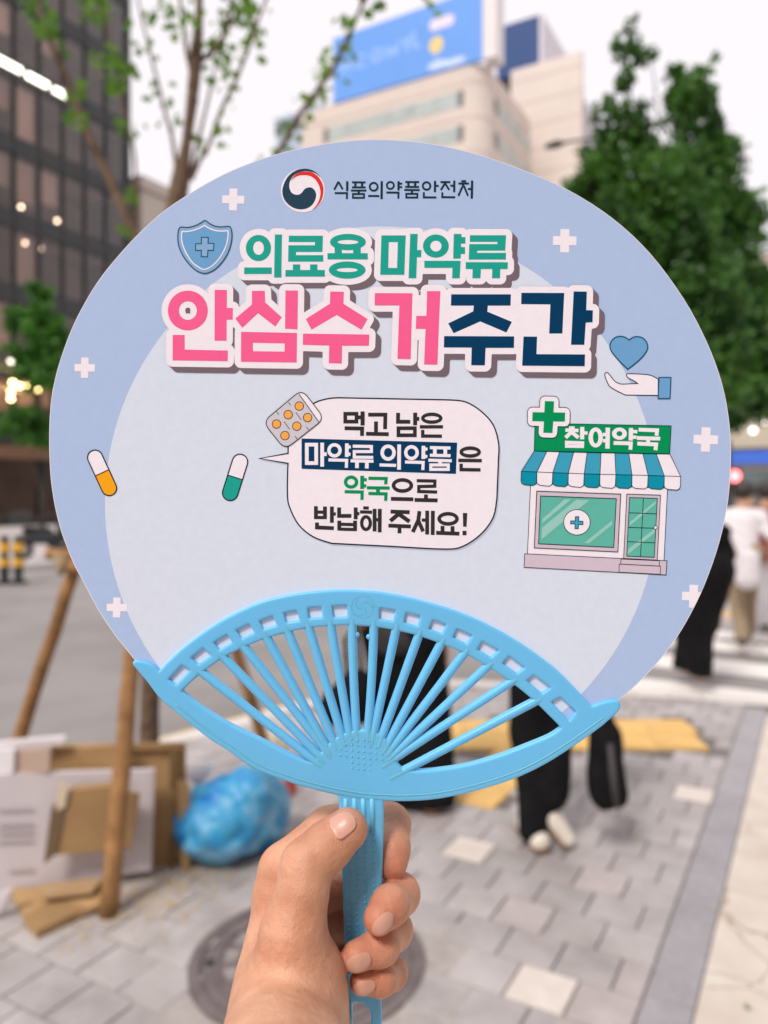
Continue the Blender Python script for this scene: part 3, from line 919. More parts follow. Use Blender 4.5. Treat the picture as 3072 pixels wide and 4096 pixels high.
sdf_obj('windscreen', lambda P: ellip(P, (.58, 0, 1.2), (.06, .2, .28)), (.4, -.3, .85), (.8, .3, 1.6), .03, mat('white screen', (.75, .73, .75), .3), sc, local=True)
MB().box(-.86, -.5, -.2, .2, .82, 1.16).build('top_box', mat('dark box', (.03, .03, .03), .5), sc, local=True, bevel=.03)

# cast iron manhole cover
mh = empty('manhole_cover', (MH[0], MH[1], 0)); tag(mh, 'round cast-iron manhole cover set in the block paving', 'manhole cover')
m_iron = mat('worn cast iron', (.19, .155, .155), .55, var=.25, vscale=9, bump=.3, bscale=60, metal=.25)
m_iron2 = mat('polished cast iron', (.36, .31, .29), .45, var=.25, vscale=14, metal=.3)
MB().lathe([(MH_R, -.02), (MH_R, .004), (MH_R - .035, .006), (MH_R - .04, -.004), (MH_R - .048, -.004), (MH_R - .05, .001), (.0005, .001)], (0, 0, 0), 72).build('frame_and_lid', m_iron, mh, local=True)
for r0 in (.30, .205, .10):
    n = 64; mb = MB()
    for rr, z in ((r0 - .008, .001), (r0 - .006, .007), (r0 + .006, .007), (r0 + .008, .001)):
        for k in range(n): mb.v.append((rr * math.cos(2 * math.pi * k / n), rr * math.sin(2 * math.pi * k / n), z))
    for i in range(3):
        for k in range(n): mb.f.append((i * n + k, i * n + (k + 1) % n, (i + 1) * n + (k + 1) % n, (i + 1) * n + k))
    mb.build('raised_ring', m_iron, mh, local=True)
st_me = MB().box(-.022, .022, -.03, .03, .001, .008)
for r0, n in ((.253, 16), (.152, 10)):
    for k in range(n):
        a = 2 * math.pi * k / n
        o = mk('raised_stud', st_me.v, st_me.f, m_iron2, mh, local=True); o.location = (r0 * math.cos(a), r0 * math.sin(a), 0); o.rotation_euler = (0, 0, a)
MB().lathe([(.05, .001), (.045, .008), (.0005, .009)], (0, 0, 0), 20).build('centre_boss', m_iron2, mh, local=True)
MB().lathe([(.018, .0012), (.017, .0045), (.0005, .0045)], (-.32, -.03, 0), 12).build('lifting_hole', m_blk, mh, local=True)
# ------------------------------------------------------------------ trees
def leaf_mat(name, c1, c2, trans=.35):
    m = bpy.data.materials.new(name); m.use_nodes = True
    nt = m.node_tree; nt.nodes.clear()
    out = nt.nodes.new('ShaderNodeOutputMaterial'); mx = nt.nodes.new('ShaderNodeMixShader'); mx.inputs[0].default_value = trans
    df = nt.nodes.new('ShaderNodeBsdfPrincipled'); df.inputs['Roughness'].default_value = .5
    tl = nt.nodes.new('ShaderNodeBsdfTranslucent')
    ge = nt.nodes.new('ShaderNodeNewGeometry'); rp = nt.nodes.new('ShaderNodeValToRGB')
    rp.color_ramp.elements[0].color = (*c1, 1); rp.color_ramp.elements[1].color = (*c2, 1)
    tc = nt.nodes.new('ShaderNodeTexCoord'); nz = nt.nodes.new('ShaderNodeTexNoise'); nz.inputs['Scale'].default_value = .9; nz.inputs['Detail'].default_value = 2
    nt.links.new(tc.outputs['Object'], nz.inputs['Vector'])
    mr = nt.nodes.new('ShaderNodeMapRange'); mr.inputs['From Min'].default_value = .36; mr.inputs['From Max'].default_value = .64
    nt.links.new(nz.outputs['Fac'], mr.inputs['Value'])
    ad = nt.nodes.new('ShaderNodeMix'); ad.inputs[0].default_value = .55
    nt.links.new(ge.outputs['Random Per Island'], ad.inputs[2]); nt.links.new(mr.outputs['Result'], ad.inputs[3])
    nt.links.new(ad.outputs[0], rp.inputs['Fac'])
    nt.links.new(rp.outputs['Color'], df.inputs['Base Color']); nt.links.new(rp.outputs['Color'], tl.inputs['Color'])
    nt.links.new(df.outputs[0], mx.inputs[1]); nt.links.new(tl.outputs[0], mx.inputs[2]); nt.links.new(mx.outputs[0], out.inputs[0])
    return m
m_bark = mat('brown bark', (.15, .095, .06), .9, var=.4, vscale=22, bump=.6, bscale=60)
m_bark2 = mat('dark bark', (.05, .04, .032), .9, var=.3, vscale=6, bump=.5, bscale=20)
m_leaf_near = leaf_mat('fresh ginkgo leaf', (.07, .20, .02), (.22, .40, .05), .5)
m_leaf_far = leaf_mat('ginkgo foliage', (.008, .048, .010), (.10, .26, .03), .32)
m_leaf_left = leaf_mat('street tree foliage', (.03, .12, .015), (.10, .30, .03), .35)

def leaves_mesh(name, C, size, rng, fan=False):
    n = len(C)
    a = rng.normal(size=(n, 3)); a /= np.linalg.norm(a, axis=1)[:, None]
    b = rng.normal(size=(n, 3)); b -= (b * a).sum(1)[:, None] * a; b /= np.linalg.norm(b, axis=1)[:, None]
    c = np.cross(a, b)
    s = size * rng.uniform(.6, 1.25, n)[:, None]
    if fan:     # ginkgo leaf: a notched fan, slightly cupped
        prof = [(0, 0, 0), (.5, .42, .12), (.36, .86, 0), (0, .78, -.08), (-.36, .86, 0), (-.5, .42, .12)]
    else:
        prof = [(0, 0, 0), (.45, .45, .10), (.05, 1.0, -.05), (-.45, .5, .10)]
    V = np.stack([C + s * (p[0] * a + p[1] * b + p[2] * c) for p in prof], 1).reshape(-1, 3)
    k = len(prof)
    Q = (np.arange(n)[:, None] * k + np.arange(k)[None, :])
    return np_mesh(name, V, Q)

# near street tree, traced limbs at 3.6 m
TD = 3.6
nt_ = empty('street_tree', at(600, 3305, TD)); tag(nt_, 'young ginkgo street tree with bare limbs and sparse new leaves, held by stakes', 'tree')
def limb(name, pts, r0, r1, dz=0.0, n=9, parent=nt_, m=m_bark):
    sp = spline(pts, 5, closed=False); L = len(sp)
    P = []
    for i, (x, y) in enumerate(sp):
        t = i / (L - 1); P.append(at(x, y, TD + dz * t))
    rad = [(r0 + (r1 - r0) * i / (L - 1)) * TD / FP for i in range(L)]
    MB().tube(P, rad, n, wob=.12).build(name, m, parent, smooth=True)
    return P
trunk_px = [(600, 3310), (598, 2950), (606, 2500), (640, 1800), (682, 1100), (715, 760), (742, 600), (768, 400), (784, 230), (796, 60), (806, -260)]
sp = spline(trunk_px, 5, closed=False)
rr = np.interp([p[1] for p in sp][::-1], [-260, 60, 230, 400, 560, 640, 730, 800, 1100, 2500, 2900, 3310], [11, 15, 26, 22, 20, 26, 38, 40, 38, 36, 38, 46])[::-1] * TD / FP
MB().tube([at(x, y, TD) for x, y in sp], list(rr), 12, wob=.10).build('trunk', m_bark, nt_, smooth=True)
branches = [
    ([(708, 700), (690, 560), (663, 458), (620, 289), (572, 90), (540, -60)], 9, 4, .25, 19),
    ([(768, 300), (748, 211), (738, 139), (726, 48), (714, -60)], 10, 5, -.1, 9),
    ([(786, 262), (820, 228), (862, 193), (910, 108), (925, 20), (936, -70)], 12, 7, .1, 25),
    ([(905, 118), (935, 78), (964, 48), (1010, -20)], 7, 4, .1, 16),
    ([(760, 715), (783, 600), (801, 530), (838, 374), (862, 259), (880, 170)], 9, 4, .3, 18),
    ([(765, 720), (800, 640), (838, 573), (886, 440), (946, 313), (994, 193), (1030, 90), (1075, -30)], 9, 5, -.2, 25),
    ([(660, 1500), (850, 1050), (1115, 609), (1211, 440), (1326, 283), (1404, 121), (1470, -30)], 13, 6, -.5, 37),
    ([(655, 1350), (570, 1010), (517, 895), (423, 686), (343, 512), (269, 323), (199, 159), (130, -40)], 24, 11, .2, 0),
    ([(545, 900), (542, 696), (530, 572), (497, 448), (472, 298), (433, 124), (420, -30)], 7, 5, .3, 10)]
rng = np.random.default_rng(3)
LC = []
for pts, r0, r1, dz, nl in branches:
    P = limb('branch', pts, r0, r1, dz)
    for k in range(nl):
        t = rng.uniform(.28, 1.0); q = P[min(len(P) - 1, int(t * len(P)))]
        c = np.array(q) + rng.normal(size=3) * .035
        for j in range(rng.integers(1, 3)): LC.append(c + rng.normal(size=3) * .018)
def cluster(px, py, s, n, d=TD):
    for k in range(n): LC.append(np.array(at(px + rng.normal() * s, py + rng.normal() * s, d + rng.normal() * .06)))
for px, py, s, n in ((150, 30, 16, 12), (105, 30, 15, 8), (205, 60, 14, 10), (148, 115, 17, 12), (205, 130, 14, 8), (240, 185, 13, 4), (308, 352, 14, 9), (275, 465, 14, 8), (320, 480, 20, 8),
                     (385, 20, 32, 30), (360, 55, 16, 8), (400, 245, 14, 9), (475, 235, 22, 16), (480, 290, 24, 18), (445, 310, 18, 10), (460, 370, 14, 8), (510, 105, 12, 6), (507, 500, 14, 7), (520, 780, 14, 6), (510, 930, 18, 9),
                     (985, 12, 22, 18), (1012, 32, 10, 6), (640, 20, 14, 6), (680, 70, 12, 4), (672, 130, 10, 4), (632, 60, 9, 3), (1040, 125, 10, 5), (940, 315, 8, 4), (920, 285, 10, 4), (1725, 22, 14, 6), (1390, 110, 14, 8), (1368, 200, 14, 8), (1300, 290, 18, 8), (1250, 430, 16, 8)):
    cluster(px, py, s, n)
link('crown', leaves_mesh('crown', np.array(LC), .044, rng, fan=True), m_leaf_near, nt_)

# wooden stakes that hold it
ts_ = empty('tree_support', at(600, 3305, TD)); tag(ts_, 'rough timber stakes and cross bars propping the young street tree', 'tree support')
m_stake = mat('weathered brown timber', (.33, .17, .065), .85, var=.4, vscale=9, bump=.4, bscale=50)
def stake(p0, p1, r0=.03, r1=.026):
    n = 8; P = [p0.lerp(p1, i / n) + Vector((random.uniform(-1, 1), random.uniform(-1, 1), 0)) * .004 for i in range(n + 1)]
    MB().tube(P, [r0 + (r1 - r0) * i / n for i in range(n + 1)], 10, wob=.12).build('stake', m_stake, ts_, smooth=True)
s_bl = at(-34, 3288, 3.65); s_bl.z = 0
stake(s_bl, at(312, 2240, 3.45), .034, .030)
s_fr = gp(437, 3660); s_fr.z = -.01
stake(s_fr, at(556, 2330, 3.00), .036, .030)
s_r = gp(1117, 3180); s_r.z = -.01
stake(s_r, at(838, 2240, 3.75), .030, .026)
for a, b in ((at(180, 2215, 3.42), at(870, 2262, 3.72)), (at(262, 2262, 3.40), at(600, 2300, 2.97)), (at(560, 2285, 2.96), at(870, 2285, 3.70))):
    MB().tube([a, a.lerp(b, .5), b], .027, 9, wob=.1).build('cross_bar', m_stake, ts_, smooth=True)
MB().tube([at(226, 2210, 3.38), at(245, 2290, 3.37), at(262, 2230, 3.36)], .018, 8).build('rope_binding', mat('hemp rope', (.35, .25, .14), .9), ts_, smooth=True)

def far_tree(name, label, depth, lobes, n, size, m, base_px, rng, bark=m_bark2, tr=.16, grp=None):
    g = at(base_px, 1980, depth); e = empty(name, (g.x, g.y, 0)); tag(e, label, 'tree', grp)
    pts = []
    vol = np.array([l[2] * l[3] * min(l[2], l[3]) for l in lobes]) ** .8
    cnt = (n * vol / vol.sum()).astype(int) + 6
    for (px, py, rx, ry), c in zip(lobes, cnt):
        d = rng.normal(size=(c, 3)); d /= np.linalg.norm(d, axis=1)[:, None]
        d *= rng.uniform(.45, 1.06, c)[:, None]
        # clumps: pull points towards random twig ends
        tw = rng.normal(size=(max(3, c // 55), 3)); tw /= np.linalg.norm(tw, axis=1)[:, None]; tw *= rng.uniform(.6, 1.12, len(tw))[:, None]
        pick = tw[rng.integers(0, len(tw), c)]; f = rng.uniform(0, 1, c)[:, None] ** .38
        d = d * (1 - f) + (pick + rng.normal(size=(c, 3)) * .13) * f
        k = depth / FP; cc = at(px, py, depth)
        pts.append(np.array(cc) + d * np.array([rx * k, max(rx, ry) * k * .9, ry * k]))
    C = np.concatenate(pts)
    link('crown', leaves_mesh('crown', C, size, rng), m, e)
    top = at(lobes[0][0], lobes[0][1], depth)
    P = [Vector((g.x, g.y, -.02)), Vector((g.x, g.y, 1.6)), Vector((g.x * .7 + top.x * .3, g.y, top.z * .5)), Vector((g.x * .3 + top.x * .7, g.y, top.z * .74))]
    MB().tube(P, [tr * 1.15, tr, tr * .45, .012], 10, wob=.1).build('trunk', bark, e, smooth=True)
    for (px, py, rx, ry) in lobes[3::2]:
        c = at(px, py, depth); zs = max(1.8, c.z - 1.6); t = zs / top.z
        s0 = Vector((g.x + (top.x - g.x) * max(0, t - .2), g.y, zs))
        MB().tube([s0, (s0 + c) / 2 + Vector((0, 0, .15)), c], [tr * max(.10, .42 - .36 * t), tr * max(.07, .27 - .24 * t), .01], 6).build('branch', bark, e, smooth=True)
    return e
lobA = [(2530, 95, 22, 52), (2530, 205, 92, 62), (2470, 190, 30, 40), (2600, 205, 30, 35), (2525, 330, 52, 95), (2490, 520, 120, 120), (2580, 560, 90, 110), (2400, 690, 125, 130), (2330, 770, 90, 90), (2560, 780, 230, 180),
        (2450, 900, 200, 170), (2700, 900, 180, 200), (2600, 1080, 260, 210), (2780, 1180, 190, 230), (2640, 1330, 240, 200), (2820, 1420, 170, 200), (2700, 1540, 200, 170), (2860, 1600, 130, 110)]
lobB = [(2690, 270, 34, 52), (2705, 370, 55, 80), (2780, 380, 92, 80), (2840, 270, 14, 60), (2865, 190, 9, 50), (2740, 450, 100, 90), (2830, 470, 60, 80), (2840, 580, 110, 90), (2760, 650, 150, 120), (2905, 690, 100, 120), (2860, 850, 180, 150), (2960, 860, 90, 100),
        (2940, 1020, 130, 150), (3000, 1180, 120, 130), (2900, 1250, 180, 180), (2990, 1400, 150, 150), (2930, 1560, 150, 140), (3060, 1540, 110, 140)]
rng = np.random.default_rng(11)
far_tree('ginkgo_tree', 'tall dark ginkgo with a narrow notched tip, nearer the crossing', 15.6, lobA, 24000, .145, m_leaf_far, 2800, rng, grp='ginkgo trees along the street')
far_tree('ginkgo_tree', 'ginkgo behind with a stubby double top and one upright twig', 21.5, lobB, 22000, .18, m_leaf_far, 2890, rng, grp='ginkgo trees along the street')
lobC = [(150, 1200, 62, 60), (135, 1290, 100, 90), (200, 1340, 80, 90), (150, 1420, 110, 90), (240, 1450, 90, 80), (190, 1540, 90, 60)]
far_tree('street_tree', 'bright green street tree in front of the dark glass building', 24, lobC, 3800, .19, m_leaf_left, 250, rng)
lobD = [(110, 1660, 110, 40), (60, 1710, 110, 60), (160, 1730, 110, 60), (220, 1690, 90, 60)]
far_tree('street_shrub', 'low dark green street shrub under the lit shop lamps', 25, lobD, 1800, .19, m_leaf_left, 170, rng, tr=.08)
# tuft of grass in the concrete crack
g = gp(2990, 4035); rng = np.random.default_rng(5)
gt = empty('grass_tuft', (g.x, g.y, 0)); tag(gt, 'tiny green weed growing from a crack in the concrete', 'weed')
mb = MB()
for k in range(16):
    a = rng.uniform(0, 6.28); r = rng.uniform(.006, .022); h = rng.uniform(.006, .02); w = .003
    p = Vector((math.cos(a), math.sin(a), 0)); q = Vector((-p.y, p.x, 0))
    mb.add([g + q * w, g - q * w, g + p * r + Vector((0, 0, h))], [(0, 1, 2)])
mb.build('leaves', m_leaf_near, gt)

# ------------------------------------------------------------------ rubbish by the tree
m_card = mat('brown cardboard', (.46, .285, .13), .85, var=.10, vscale=6, bump=.1, bscale=90)
m_card_d = mat('darker cardboard', (.36, .22, .095), .85, var=.12, vscale=6, bump=.1, bscale=90)
m_card_w = mat('white printed cardboard', (.66, .60, .62), .7, var=.04, vscale=5)
m_ink = mat('grey ink', (.50, .45, .46), .8)
def slab(name, quad, t, m, parent=None, bev=.002):
    """thick sheet through four points (photo x, photo y, depth)"""
    P = [at(*q) for q in quad]; n = (P[1] - P[0]).cross(P[3] - P[0]).normalized()
    if n.y > 0: n = -n
    B = [p - n * t for p in P]
    o = mk(name, P + B, [(0, 1, 2, 3), (7, 6, 5, 4), (0, 4, 5, 1), (1, 5, 6, 2), (2, 6, 7, 3), (3, 7, 4, 0)], m, parent)
    bm = bmesh.new(); bm.from_mesh(o.data); bmesh.ops.recalc_face_normals(bm, faces=bm.faces); bm.to_mesh(o.data); bm.free()
    return o
def vq(pts, d0, d1=None):
    """V-crop points -> photo points with depth running from the left to the right end"""
    d1 = d0 if d1 is None else d1; P = V_.p(pts); x0 = min(p[0] for p in P); x1 = max(p[0] for p in P)
    return [(x, y, d0 + (d1 - d0) * (x - x0) / (x1 - x0)) for x, y in P]
def ctag(o, label, cat='cardboard', grp='flattened cardboard by the tree'): return tag(o, label, cat, grp)
o = slab('cardboard_sheet', vq([(120, 118), (945, 108), (962, 805), (90, 880)], 3.10, 3.24), .05, m_card); ctag(o, 'large brown flattened carton standing behind the white one, slots at its edge')
for a in ([(868, 125), (905, 120), (902, 318), (866, 322)], [(862, 575), (892, 570), (888, 800), (860, 806)]):
    slab('slot', vq(a, 3.196, 3.203), .012, mat('slot board', (.24, .145, .06), .9), o)
slab('flap_edge', vq([(640, 100), (944, 92), (950, 122), (640, 128)], 3.16, 3.21), .02, m_card_d, o)
o = slab('cardboard_sheet', vq([(905, 290), (968, 300), (966, 782), (935, 800)], 3.16, 3.18), .02, m_card); ctag(o, 'narrow brown carton flap at the right end of the heap')
o = slab('cardboard_sheet', vq([(420, 120), (640, 98), (640, 300), (420, 300)], 3.10), .02, m_card_d); ctag(o, 'darker brown carton just behind the front stake')
o = slab('white_carton', vq([(-60, 256), (790, 232), (772, 742), (-60, 868)], 2.96, 3.10), .03, m_card_w); ctag(o, 'wide white printed flattened carton standing in front of the brown one')
for y0 in (430, 505, 545, 590):
    slab('printed_line', vq([(-20, y0), (165, y0 - 8), (165, y0 + 4), (-20, y0 + 12)], 2.955, 2.984), .003, m_ink, o)
slab('printed_line', vq([(40, 742), (165, 730), (165, 742), (40, 754)], 2.965, 2.984), .003, m_ink, o)
o = slab('cardboard_box', vq([(355, 335), (585, 312), (575, 640), (290, 662)], 2.945, 2.97), .05, m_card_d); ctag(o, 'small dark brown carton leaning on the white one behind the stake', 'cardboard box')
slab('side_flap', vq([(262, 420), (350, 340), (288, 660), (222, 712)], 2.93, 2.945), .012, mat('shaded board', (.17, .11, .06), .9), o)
slab('inner_flap', vq([(590, 330), (715, 352), (668, 640), (580, 610)], 2.98, 3.02), .012, m_card_d, o)
slab('torn_edge', vq([(300, 300), (350, 310), (330, 420), (285, 440)], 2.935), .006, mat('cream torn board', (.62, .50, .36), .9), o)
o = slab('white_board', vq([(-60, 100), (330, 66), (322, 100), (-60, 142)], 3.02, 3.10), .04, mat('white foam board', (.80, .76, .78), .6)); ctag(o, 'white foam board edge on top of the heap', 'foam board')
o = slab('white_board', vq([(-60, 128), (72, 124), (66, 246), (-60, 268)], 2.98), .03, mat('white foam board', (.8, .76, .78), .6)); ctag(o, 'white foam board standing at the left edge of the heap', 'foam board')
o = slab('cardboard_sheet', vq([(66, 135), (255, 118), (248, 245), (66, 250)], 3.0), .02, mat('pinkish board', (.52, .38, .30), .85)); ctag(o, 'short pinkish board between the foam boards and brown carton')
o = slab('paper_sheet', vq([(942, 186), (1122, 200), (1010, 318), (942, 262)], 3.40), .01, mat('white foam board', (.8, .76, .78), .6)); ctag(o, 'white paper corner sticking out above the blue bag', 'paper')
# the two cartons lying on the ground in front
def lying(label, pts, z0, z1, m):
    P = [gp(*q) for q in V_.p(pts)]
    return ctag(prism('cardboard_sheet', [(p.x, p.y) for p in P], z0, z1, m), label)
lying('flattened carton lying lowest on the paving', [(190, 1094), (535, 930), (470, 860), (120, 1010)], .001, .030, m_card_d)
def slabd(name, pts, t, m): return slab(name, [(*V_.p([q[:2]])[0], q[2]) for q in pts], t, m)
o = slabd('cardboard_sheet', [(50, 838, 2.97), (535, 786, 3.02), (528, 905, 2.86), (165, 1068, 2.715)], .018, m_card); ctag(o, 'brown carton flap sloping to the ground below the white carton')
o = slabd('cardboard_sheet', [(215, 828, 2.955), (535, 790, 2.985), (470, 862, 2.88), (218, 892, 2.855)], .012, mat('light cardboard', (.44, .29, .15), .85, var=.08, vscale=7)); ctag(o, 'lighter narrow carton strip resting on the sloping flap')
o = slab('white_board', vq([(-90, 905), (60, 838), (-10, 968), (-90, 1010)], 2.80), .02, m_card_w); ctag(o, 'white board corner touching the ground at the frame edge', 'foam board')
# blue bag
def bag_mat():
    m = bpy.data.materials.new('translucent blue polythene'); m.use_nodes = True
    nt = m.node_tree; p = nt.nodes['Principled BSDF']; tc = nt.nodes.new('ShaderNodeTexCoord')
    n = nt.nodes.new('ShaderNodeTexNoise'); n.inputs['Scale'].default_value = 7; n.inputs['Detail'].default_value = 4; n.inputs['Distortion'].default_value = .8
    nt.links.new(tc.outputs['Object'], n.inputs['Vector'])
    rp = nt.nodes.new('ShaderNodeValToRGB'); e = rp.color_ramp.elements
    e[0].position = .30; e[0].color = (.010, .17, .55, 1); e[1].position = .78; e[1].color = (.36, .62, .80, 1)
    q = e.new(.50); q.color = (.04, .34, .62, 1)
    nt.links.new(n.outputs['Fac'], rp.inputs['Fac']); nt.links.new(rp.outputs['Color'], p.inputs['Base Color'])
    p.inputs['Roughness'].default_value = .36
    b = nt.nodes.new('ShaderNodeBump'); b.inputs['Strength'].default_value = .5; b.inputs['Distance'].default_value = .02
    n2 = nt.nodes.new('ShaderNodeTexNoise'); n2.inputs['Scale'].default_value = 14; n2.inputs['Detail'].default_value = 3; n2.inputs['Distortion'].default_value = 2
    nt.links.new(tc.outputs['Object'], n2.inputs['Vector']); nt.links.new(n2.outputs['Fac'], b.inputs['Height']); nt.links.new(b.outputs['Normal'], p.inputs['Normal'])
    return m
b0 = at(880, 3340, 3.30); b1 = at(1050, 3262, 3.42)
def bagf(P):
    w = .007 * np.sin(P[..., 0] * 32 + 3 * np.sin(P[..., 2] * 23)) * np.cos(P[..., 1] * 37) + .004 * np.sin(P[..., 2] * 45 + P[..., 0] * 40)
    d = smin(ellip(P, (b0.x, b0.y, .155), (.20, .20, .165)), ellip(P, (b1.x - .02, b1.y, .150), (.145, .15, .160)), .08)
    d = smin(d, cap(P, (b1.x + .02, b1.y, .30), (b1.x + .03, b1.y, .42), .05, .02), .05)
    d = smin(d, cap(P, (b0.x + .05, b0.y, .22), (b0.x + .12, b0.y, .27), .11, .11), .06)
    return np.maximum(d + w, .004 - P[..., 2])
o = sdf_obj('rubbish_bag', bagf, (b0.x - .3, b0.y - .3, -.02), (b1.x + .3, b1.y + .3, .5), .0125, bag_mat(), relax=1)
tag(o, 'tied translucent blue rubbish bag beside the cardboard heap', 'rubbish bag')
q = gp(1075, 3060)
o = sdf_obj('cream_sack', lambda P: np.maximum(ellip(P, (q.x, q.y, .1), (.12, .1, .11)) + .008 * np.sin(P[..., 0] * 60) * np.cos(P[..., 2] * 50), -P[..., 2] + .003), (q.x - .2, q.y - .2, -.02), (q.x + .2, q.y + .2, .3), .015, mat('cream cloth', (.66, .58, .46), .8, var=.1, vscale=20))
tag(o, 'small cream sack behind the right stake', 'sack')
g = gp(1148, 3176); mb = MB(); mb.lathe([(.028, .001), (.036, .09), (.033, .09), (.026, .005)], (g.x + .02, g.y, 0), 16)
tag(mb.build('paper_cup', mat('red paper', (.6, .09, .06), .6), smooth=True, sharp=40), 'red paper cup beside the right stake', 'cup')
# straw and grit blown against the heap
rng = np.random.default_rng(8); mb = MB()
for k in range(520):
    px = rng.normal(640, 190); py = 3560 + (rng.normal() * 70) + (640 - px) * .36
    if py > 3900 or py < 3380: continue
    p = gp(px, py); a = rng.uniform(0, 3.14); L = rng.uniform(.006, .02); w = rng.uniform(.0012, .003)
    d = Vector((math.cos(a), math.sin(a), 0)); n = Vector((-d.y, d.x, 0)); z = Vector((0, 0, rng.uniform(.002, .006)))
    mb.add([p - d * L - n * w + z, p + d * L - n * w + z, p + d * L + n * w + z, p - d * L + n * w + z], [(0, 1, 2, 3)])
o = mb.build('straw_litter', mat('dry straw', (.62, .48, .28), .9)); tag(o, 'pale dry straw and grit scattered below the cardboard', kind='stuff')

# ------------------------------------------------------------------ people
m_skin = mat('skin', (.55, .31, .20), .5, sss=.15, sss_s=.01)
m_black = mat('black cloth', (.008, .008, .009), .9, var=.3, vscale=15, spec=.15)
m_hair = mat('dark brown hair', (.025, .016, .012), .45)
m_sole = mat('gum sole', (.34, .20, .10), .7)
def person(label, feet, hands, head, hip, m_top, m_leg, m_shoe, hair_long=False, leg_r=(.10, .085, .095), top_len=.0, sh_w=.15, face=(0, 1), hairm=None, grp=None, knees=None, skirt=False, sleeve=1.0, toes=(None, None)):
    """feet/hands: world points; hip, head: world points; body built round those joints"""
    hp = Vector(hip); hd = Vector(head); fw = Vector((face[0], face[1], 0)).normalized(); sd_ = Vector((fw.y, -fw.x, 0))
    base = Vector((hp.x, hp.y, 0)); e = empty('person', base); tag(e, label, 'person', grp)
    neck = hd - Vector((0, 0, .17)) - fw * .02; chest = hp.lerp(neck, .72); sh = [neck + sd_ * s * sh_w - Vector((0, 0, .085)) for s in (-1, 1)]
    hips = [hp + sd_ * s * .085 for s in (-1, 1)]
    if knees is None:
        knees = [h.lerp(Vector(f), .48) + fw * .07 for h, f in zip(hips, feet)]
    elb = [s.lerp(Vector(h), .48) - fw * .06 + sd_ * k * .03 for s, h, k in zip(sh, hands, (-1, 1))]
    A = lambda v: np.array(v, np.float32)
    def body(P):
        d = smin(cap(P, A(hp), A(chest), .125, .135), cap(P, A(sh[0]), A(sh[1]), .065, .065), .06)
        d = smin(d, cap(P, A(chest), A(neck + Vector((0, 0, .05))), .09, .052), .05)
        d = smin(d, ellip(P, A(hd), (.078, .09, .108)), .025)
        nose = hd + fw * .095 - Vector((0, 0, .012)); d = smin(d, cap(P, A(hd + fw * .082 + Vector((0, 0, .025))), A(nose), .008, .014), .012)
        for s in (-1, 1): d = smin(d, ellip(P, A(hd + sd_ * s * .08 - Vector((0, 0, .005))), (.018, .018, .03)), .008)
        d = smin(d, ellip(P, A(hd + fw * .05 - Vector((0, 0, .085))), (.04, .04, .03)), .03)
        for i in (0, 1):
            d = smin(d, smin(cap(P, A(hips[i]), A(knees[i]), .082, .055), cap(P, A(knees[i]), A(Vector(feet[i]) + Vector((0, 0, .07))), .052, .036), .03), .05)
            d = smin(d, smin(cap(P, A(sh[i]), A(elb[i]), .048, .038), cap(P, A(elb[i]), A(hands[i]), .037, .026), .02), .03)
            hv = (Vector(hands[i]) - elb[i]).normalized(); h0 = Vector(hands[i])
            hand = cap(P, A(h0), A(h0 + hv * .07), .028, .03)
            for k in range(4):
                o_ = fw * (.027 - .018 * k); L_ = (.07, .08, .075, .06)[k]
                hand = smin(hand, cap(P, A(h0 + hv * .08 + o_), A(h0 + hv * (.08 + L_) + o_ * 1.1 - sd_ * .012 * (1 if i else -1)), .0095, .008), .006)
            hand = smin(hand, cap(P, A(h0 + hv * .02 + fw * .02), A(h0 + hv * .075 + fw * .05), .012, .009), .008)
            d = smin(d, hand, .015)
            f0 = Vector(feet[i]); d = smin(d, cap(P, A(f0 + Vector((0, 0, .05))), A(f0 + fw * .12 + Vector((0, 0, .035))), .035, .03), .03)
        return d
    pts = [hp, hd, *feet, *hands, *elb, *knees]
    lo = [min(p[i] for p in pts) - .28 for i in range(3)]; hi = [max(p[i] for p in pts) + .28 for i in range(3)]; lo[2] = -.03
    sdf_obj('body', body, lo, hi, .0145, m_skin, e)
    def top(P):
        d = smin(cap(P, A(hp - Vector((0, 0, top_len))), A(chest), .155, .155), cap(P, A(sh[0]), A(sh[1]), .072, .072), .08)
        for i in (0, 1):
            d = smin(d, cap(P, A(sh[i]), A(elb[i].lerp(sh[i], 1 - sleeve) if sleeve < 1 else elb[i]), .064, .056), .04)
            if sleeve > 1: d = smin(d, cap(P, A(elb[i]), A(elb[i].lerp(Vector(hands[i]), sleeve - 1)), .058, .045), .03)
        d = np.maximum(d, P[..., 2] - (neck.z + .005))
        d = np.maximum(d, -(P[..., 2] - (hp.z - .10 - top_len)))
        return d + .004 * np.sin(P[..., 2] * 55 + P[..., 0] * 30)
    sdf_obj('top', top, lo, hi, .0145, m_top, e)
    def legs(P):
        r0, r1, r2 = leg_r
        d = None
        for i in (0, 1):
            l = smin(cap(P, A(hips[i] + Vector((0, 0, .05))), A(knees[i]), r0 + .02, r1), cap(P, A(knees[i]), A(Vector(feet[i]) + Vector((0, 0, .07))), r1, r2), .03)
            d = l if d is None else smin(d, l, .05)
        d = smin(d, cap(P, A(hips[0] + Vector((0, 0, .06))), A(hips[1] + Vector((0, 0, .06))), .12, .12), .05)
        zf = min(Vector(f).z for f in feet) + .035
        d = np.maximum(d, zf - P[..., 2])
        return d + .006 * np.sin(P[..., 0] * 40 + P[..., 2] * 13) * np.cos(P[..., 1] * 33)
    sdf_obj('skirt' if skirt else 'trousers', legs, lo, hi, .0145, m_leg, e)
